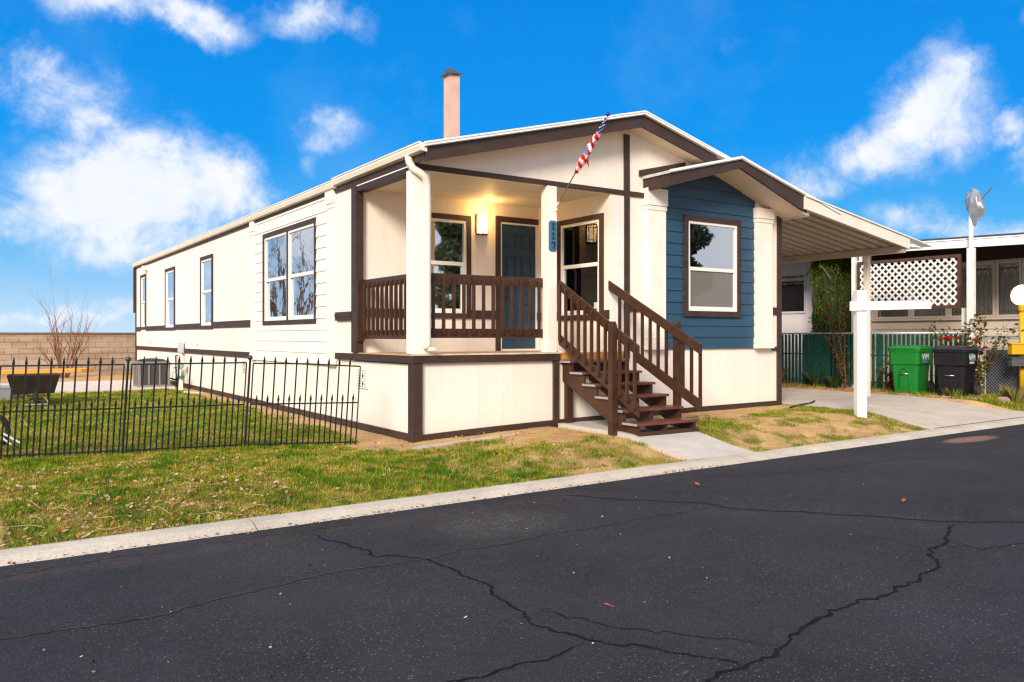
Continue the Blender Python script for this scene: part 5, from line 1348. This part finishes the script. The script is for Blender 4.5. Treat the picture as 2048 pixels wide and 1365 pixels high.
bx('badge', (ax_+h-.045, ax_+h-.005, ay_-h-.003, ay_-h-.0005, az+.50, az+.545), mat('red_badge', (.35, .03, .05), .4), AC)
mb = MB(); mb.tube([(-.42, 13.4, .30), (-.15, 13.6, .22), (-.05, 14.2, .30), (-.04, 14.3, .85), (.01, 14.3, .88)], .022, 6); mb.build('refrigerant_line', M['black'], AC)
EB = thing('electric_box', 'grey electrical box with conduit on the side of the house', 'electrical box', (-.05, 13.5, .5))
bx('box', (-.11, -.03, 13.35, 13.75, .96, 1.24), M['palegrey'], EB, .006); mb = MB(); mb.tube([(-.06, 13.5, .96), (-.06, 13.45, .74)], .022, 6); mb.build('conduit', M['gutter'], EB)
bx('whip_box', (-.10, -.005, 14.55, 14.8, .55, .90), M['white'], EB, .004)
SV = thing('gas_meter', 'green gas regulator and pipes standing against the house skirting', 'meter', (-.2, 12.9, .05))
mb = MB(); mb.lathe((-.20, 13.0, .63), [(.04, -.08), (.085, -.07), (.095, -.03), (.095, .03), (.085, .07), (.04, .08)], 14, 'y'); mb.build('regulator', M['pot'], SV)
mb = MB(); mb.tube([(-.20, 12.9, .05), (-.20, 12.95, .50)], .02, 6); mb.tube([(-.2, 13.1, .62), (-.2, 13.5, .60), (-.18, 13.6, .05)], .015, 6); mb.tube([(-.2, 13.1, .55), (-.3, 13.5, .40), (-.25, 13.6, .15), (-.2, 13.2, .08)], .008, 6); mb.build('pipe', M['darkmetal'], SV)
TP = thing('garden_tap', 'short pale post carrying a garden tap with green valve by the house', 'tap', (-.30, 12.45, .03))
bx('post', (-.37, -.26, 12.40, 12.51, .0, .27), M['cream'], TP); mb = MB(); mb.tube([(-.31, 12.45, .27), (-.31, 12.45, .55)], .018, 6); mb.build('pipe', M['gutter'], TP)
mb = MB(); mb.tube([(-.40, 12.42, .35), (-.24, 12.42, .37)], .028, 8); mb.lathe((-.26, 12.42, .37), [(.05, -.01), (.05, .02), (.02, .05)], 10); mb.build('valve', mat('green_valve', (.01, .22, .09), .4), TP)
mb = MB(); mb.tube([(-.55, 10.9, zg(-.5, 10.9)+.03), (-.30, 10.2, zg(-.3, 10.2)+.03)], .03, 6); tag(relocate(mb.build('wood_offcut', mat('pale_offcut', (.62, .5, .34), .7))), 'short pale wood offcut lying at the foot of the house', 'wood')
# black hose end on the right lawn
mb = MB(); pts = [(7.0+.25*i, -.62+.085*i+.02*math.sin(i), zg(7+.25*i, -.6)+.03+(.02 if i > 4 else 0)) for i in range(6)]; mb.tube(pts, .016, 8)
tag(relocate(mb.build('hose', M['hose'], smooth=True)), 'short black hose lying on the dirt by the driveway corner', 'hose')

# ---- trees across the street and beyond the wall, seen mirrored in the window panes
def conifer(label, x, y, h, r, n, seed):
    random.seed(seed); root = thing('conifer_tree', label, 'tree', (x, y, 0), 'trees across the road'); mb = MB(); mb.tube([(x, y, -.3), (x, y, h*.97)], [.28, .03], 8); mb.build('trunk', M['barkpale'], root)
    def pf(i):
        t = random.random()**.7; z = h*(.10+.9*t); rr = r*(1-t)**.4*(.75+.25*math.sin(z*4))*math.sqrt(random.uniform(.2, 1)); a = random.uniform(0, 6.28); return (x+rr*math.cos(a), y+rr*math.sin(a), z-.15*rr)
    leaves(n, pf, .17, [(.10, .15, .06), (.15, .20, .09), (.20, .24, .11)], root, 'crown', .35)
conifer('dark conifer across the road, mirrored in the front windows', 16.2, -11.5, 10.5, 1.75, 15000, 1)
conifer('tall dark conifer farther back across the road, mirrored in the porch window', 13.6, -18.5, 10, 1.7, 7000, 2)
random.seed(77)
bare('bare_tree', 'leafless tree beyond the left yard, mirrored in the side windows', -12.0, 40, 0, 5, 9.5, .6, 3, .20, M['barkpale'])

# ------------------------------------------------------------------ sun and sky
SUN_EL, SUN_AZ = R(27), math.atan2(-.62, -.78)      # direction towards the sun in plan: front left of the house
sdir = Vector((math.cos(SUN_AZ)*math.cos(SUN_EL), math.sin(SUN_AZ)*math.cos(SUN_EL), math.sin(SUN_EL)))
sl_ = bpy.data.lights.new('sun', 'SUN'); sl_.energy = 2.7; sl_.angle = R(18); sl_.color = (1, .87, .70)
so_ = bpy.data.objects.new('sun', sl_); COL.objects.link(so_); so_.rotation_euler = (-sdir).to_track_quat('-Z', 'Y').to_euler(); so_.location = (-8, -14, 12)
w = bpy.data.worlds.new('World'); S.world = w; w.use_nodes = True; nt = NT(w.node_tree)
bg = w.node_tree.nodes['Background']
sky = nt.new('ShaderNodeTexSky'); sky.sky_type = 'NISHITA'; sky.sun_disc = False; sky.sun_elevation = SUN_EL; sky.sun_rotation = math.atan2(sdir.x, sdir.y); sky.altitude = 1400; sky.air_density = .8; sky.dust_density = .6; sky.ozone_density = 3
tc = nt.new('ShaderNodeTexCoord'); D = tc.outputs['Generated']
sp = nt.new('ShaderNodeSeparateXYZ'); nt.link(D, sp.inputs[0]); el = sp.outputs[2]
grad = nt.ramp(el, [(.0, (3.4, 4.6, 5.7)), (.10, (.5, 2.8, 5.4)), (.22, (.0, 1.85, 5.3)), (.40, (.0, 1.42, 4.6)), (1, (.0, 1.2, 4.0))])
clear = nt.mix(.03, grad, sky.outputs[0])
# warped direction for ragged cloud edges
n1 = nt.new('ShaderNodeTexNoise', i_Scale=3.2, i_Detail=7, i_Roughness=.62); nt.link(D, n1.inputs['Vector'])
n2 = nt.new('ShaderNodeTexNoise', i_Scale=9.5, i_Detail=6, i_Roughness=.6); nt.link(D, n2.inputs['Vector'])
vs = nt.new('ShaderNodeVectorMath', operation='SUBTRACT'); nt.link(n1.outputs['Color'], vs.inputs[0]); vs.inputs[1].default_value = (.5, .5, .5)
vm = nt.new('ShaderNodeVectorMath', operation='MULTIPLY_ADD'); nt.link(vs.outputs[0], vm.inputs[0]); vm.inputs[1].default_value = (.22, .22, .22); nt.link(D, vm.inputs[2])
WD = vm.outputs[0]
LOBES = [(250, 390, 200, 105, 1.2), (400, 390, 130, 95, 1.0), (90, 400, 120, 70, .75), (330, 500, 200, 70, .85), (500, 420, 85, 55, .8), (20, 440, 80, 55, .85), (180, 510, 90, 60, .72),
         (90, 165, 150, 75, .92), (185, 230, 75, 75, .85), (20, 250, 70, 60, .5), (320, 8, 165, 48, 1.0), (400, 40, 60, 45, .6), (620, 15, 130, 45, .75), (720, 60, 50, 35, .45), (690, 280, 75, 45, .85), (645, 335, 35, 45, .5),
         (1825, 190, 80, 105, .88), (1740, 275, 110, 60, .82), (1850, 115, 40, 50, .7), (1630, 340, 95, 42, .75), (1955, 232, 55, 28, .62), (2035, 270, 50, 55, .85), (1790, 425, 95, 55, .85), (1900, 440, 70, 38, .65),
         (2010, 465, 120, 55, .95), (2040, 20, 40, 35, .55), (1500, 90, 45, 30, .3), (130, 655, 420, 22, .7), (-300, 300, 260, 200, .9), (-1150, 430, 900, 330, .80), (2500, 200, 260, 160, .9)]  # the widest lobe is an unseen cloud added to pale the side window reflections
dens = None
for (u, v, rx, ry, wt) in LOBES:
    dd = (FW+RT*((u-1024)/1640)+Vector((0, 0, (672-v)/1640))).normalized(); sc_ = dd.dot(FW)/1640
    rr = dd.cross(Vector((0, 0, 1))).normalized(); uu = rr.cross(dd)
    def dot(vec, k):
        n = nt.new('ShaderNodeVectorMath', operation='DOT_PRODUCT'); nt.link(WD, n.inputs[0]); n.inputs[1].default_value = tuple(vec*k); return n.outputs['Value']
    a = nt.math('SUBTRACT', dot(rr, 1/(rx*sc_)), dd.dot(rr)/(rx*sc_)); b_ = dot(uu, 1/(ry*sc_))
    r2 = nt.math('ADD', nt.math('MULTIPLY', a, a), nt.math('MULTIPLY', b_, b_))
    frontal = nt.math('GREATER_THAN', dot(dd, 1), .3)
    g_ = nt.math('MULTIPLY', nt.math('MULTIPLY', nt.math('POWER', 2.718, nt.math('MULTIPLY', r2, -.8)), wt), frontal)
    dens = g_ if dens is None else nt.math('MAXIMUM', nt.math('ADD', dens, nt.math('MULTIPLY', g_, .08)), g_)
# unseen bright overcast added behind the camera and overhead, for soft fill light
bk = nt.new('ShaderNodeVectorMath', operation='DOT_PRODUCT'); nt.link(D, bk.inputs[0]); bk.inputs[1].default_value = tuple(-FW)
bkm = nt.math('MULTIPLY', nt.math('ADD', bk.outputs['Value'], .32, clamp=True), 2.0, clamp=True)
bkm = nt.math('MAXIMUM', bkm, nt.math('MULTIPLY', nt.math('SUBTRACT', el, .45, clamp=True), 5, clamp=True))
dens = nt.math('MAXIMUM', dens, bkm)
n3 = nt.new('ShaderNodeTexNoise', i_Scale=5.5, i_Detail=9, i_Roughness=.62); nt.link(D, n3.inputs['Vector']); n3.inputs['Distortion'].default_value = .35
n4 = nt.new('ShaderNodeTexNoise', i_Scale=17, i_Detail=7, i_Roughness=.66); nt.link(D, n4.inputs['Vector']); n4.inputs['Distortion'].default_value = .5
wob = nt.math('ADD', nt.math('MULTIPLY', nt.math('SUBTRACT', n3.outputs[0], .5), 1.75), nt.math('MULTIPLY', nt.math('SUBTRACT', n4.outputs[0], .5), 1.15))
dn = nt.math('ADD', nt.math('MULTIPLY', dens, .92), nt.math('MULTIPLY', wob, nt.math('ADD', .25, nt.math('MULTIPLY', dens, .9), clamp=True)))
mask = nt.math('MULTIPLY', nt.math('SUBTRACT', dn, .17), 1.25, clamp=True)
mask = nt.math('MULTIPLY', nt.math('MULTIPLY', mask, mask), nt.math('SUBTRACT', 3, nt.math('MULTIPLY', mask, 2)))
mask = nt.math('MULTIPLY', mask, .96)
# thin high veil that only lightens the blue here and there
veil = nt.math('MULTIPLY', nt.math('SUBTRACT', n1.outputs[0], .50, clamp=True), .55, clamp=True)
clear = nt.mix(veil, clear, (3.2, 4.6, 6.0))
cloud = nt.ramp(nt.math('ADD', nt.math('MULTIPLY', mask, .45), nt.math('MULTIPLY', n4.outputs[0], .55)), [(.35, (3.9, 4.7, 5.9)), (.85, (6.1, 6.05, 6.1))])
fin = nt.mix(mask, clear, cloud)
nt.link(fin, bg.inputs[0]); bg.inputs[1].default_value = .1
S.view_settings.view_transform = 'Standard'; S.view_settings.look = 'None'; S.view_settings.exposure = .78; S.view_settings.gamma = 1
S.render.engine = 'CYCLES'
S.cycles.max_bounces = 6; S.cycles.transparent_max_bounces = 12; S.cycles.sample_clamp_indirect = 6
S.cycles.use_denoising = True; S.cycles.filter_width = 1.3
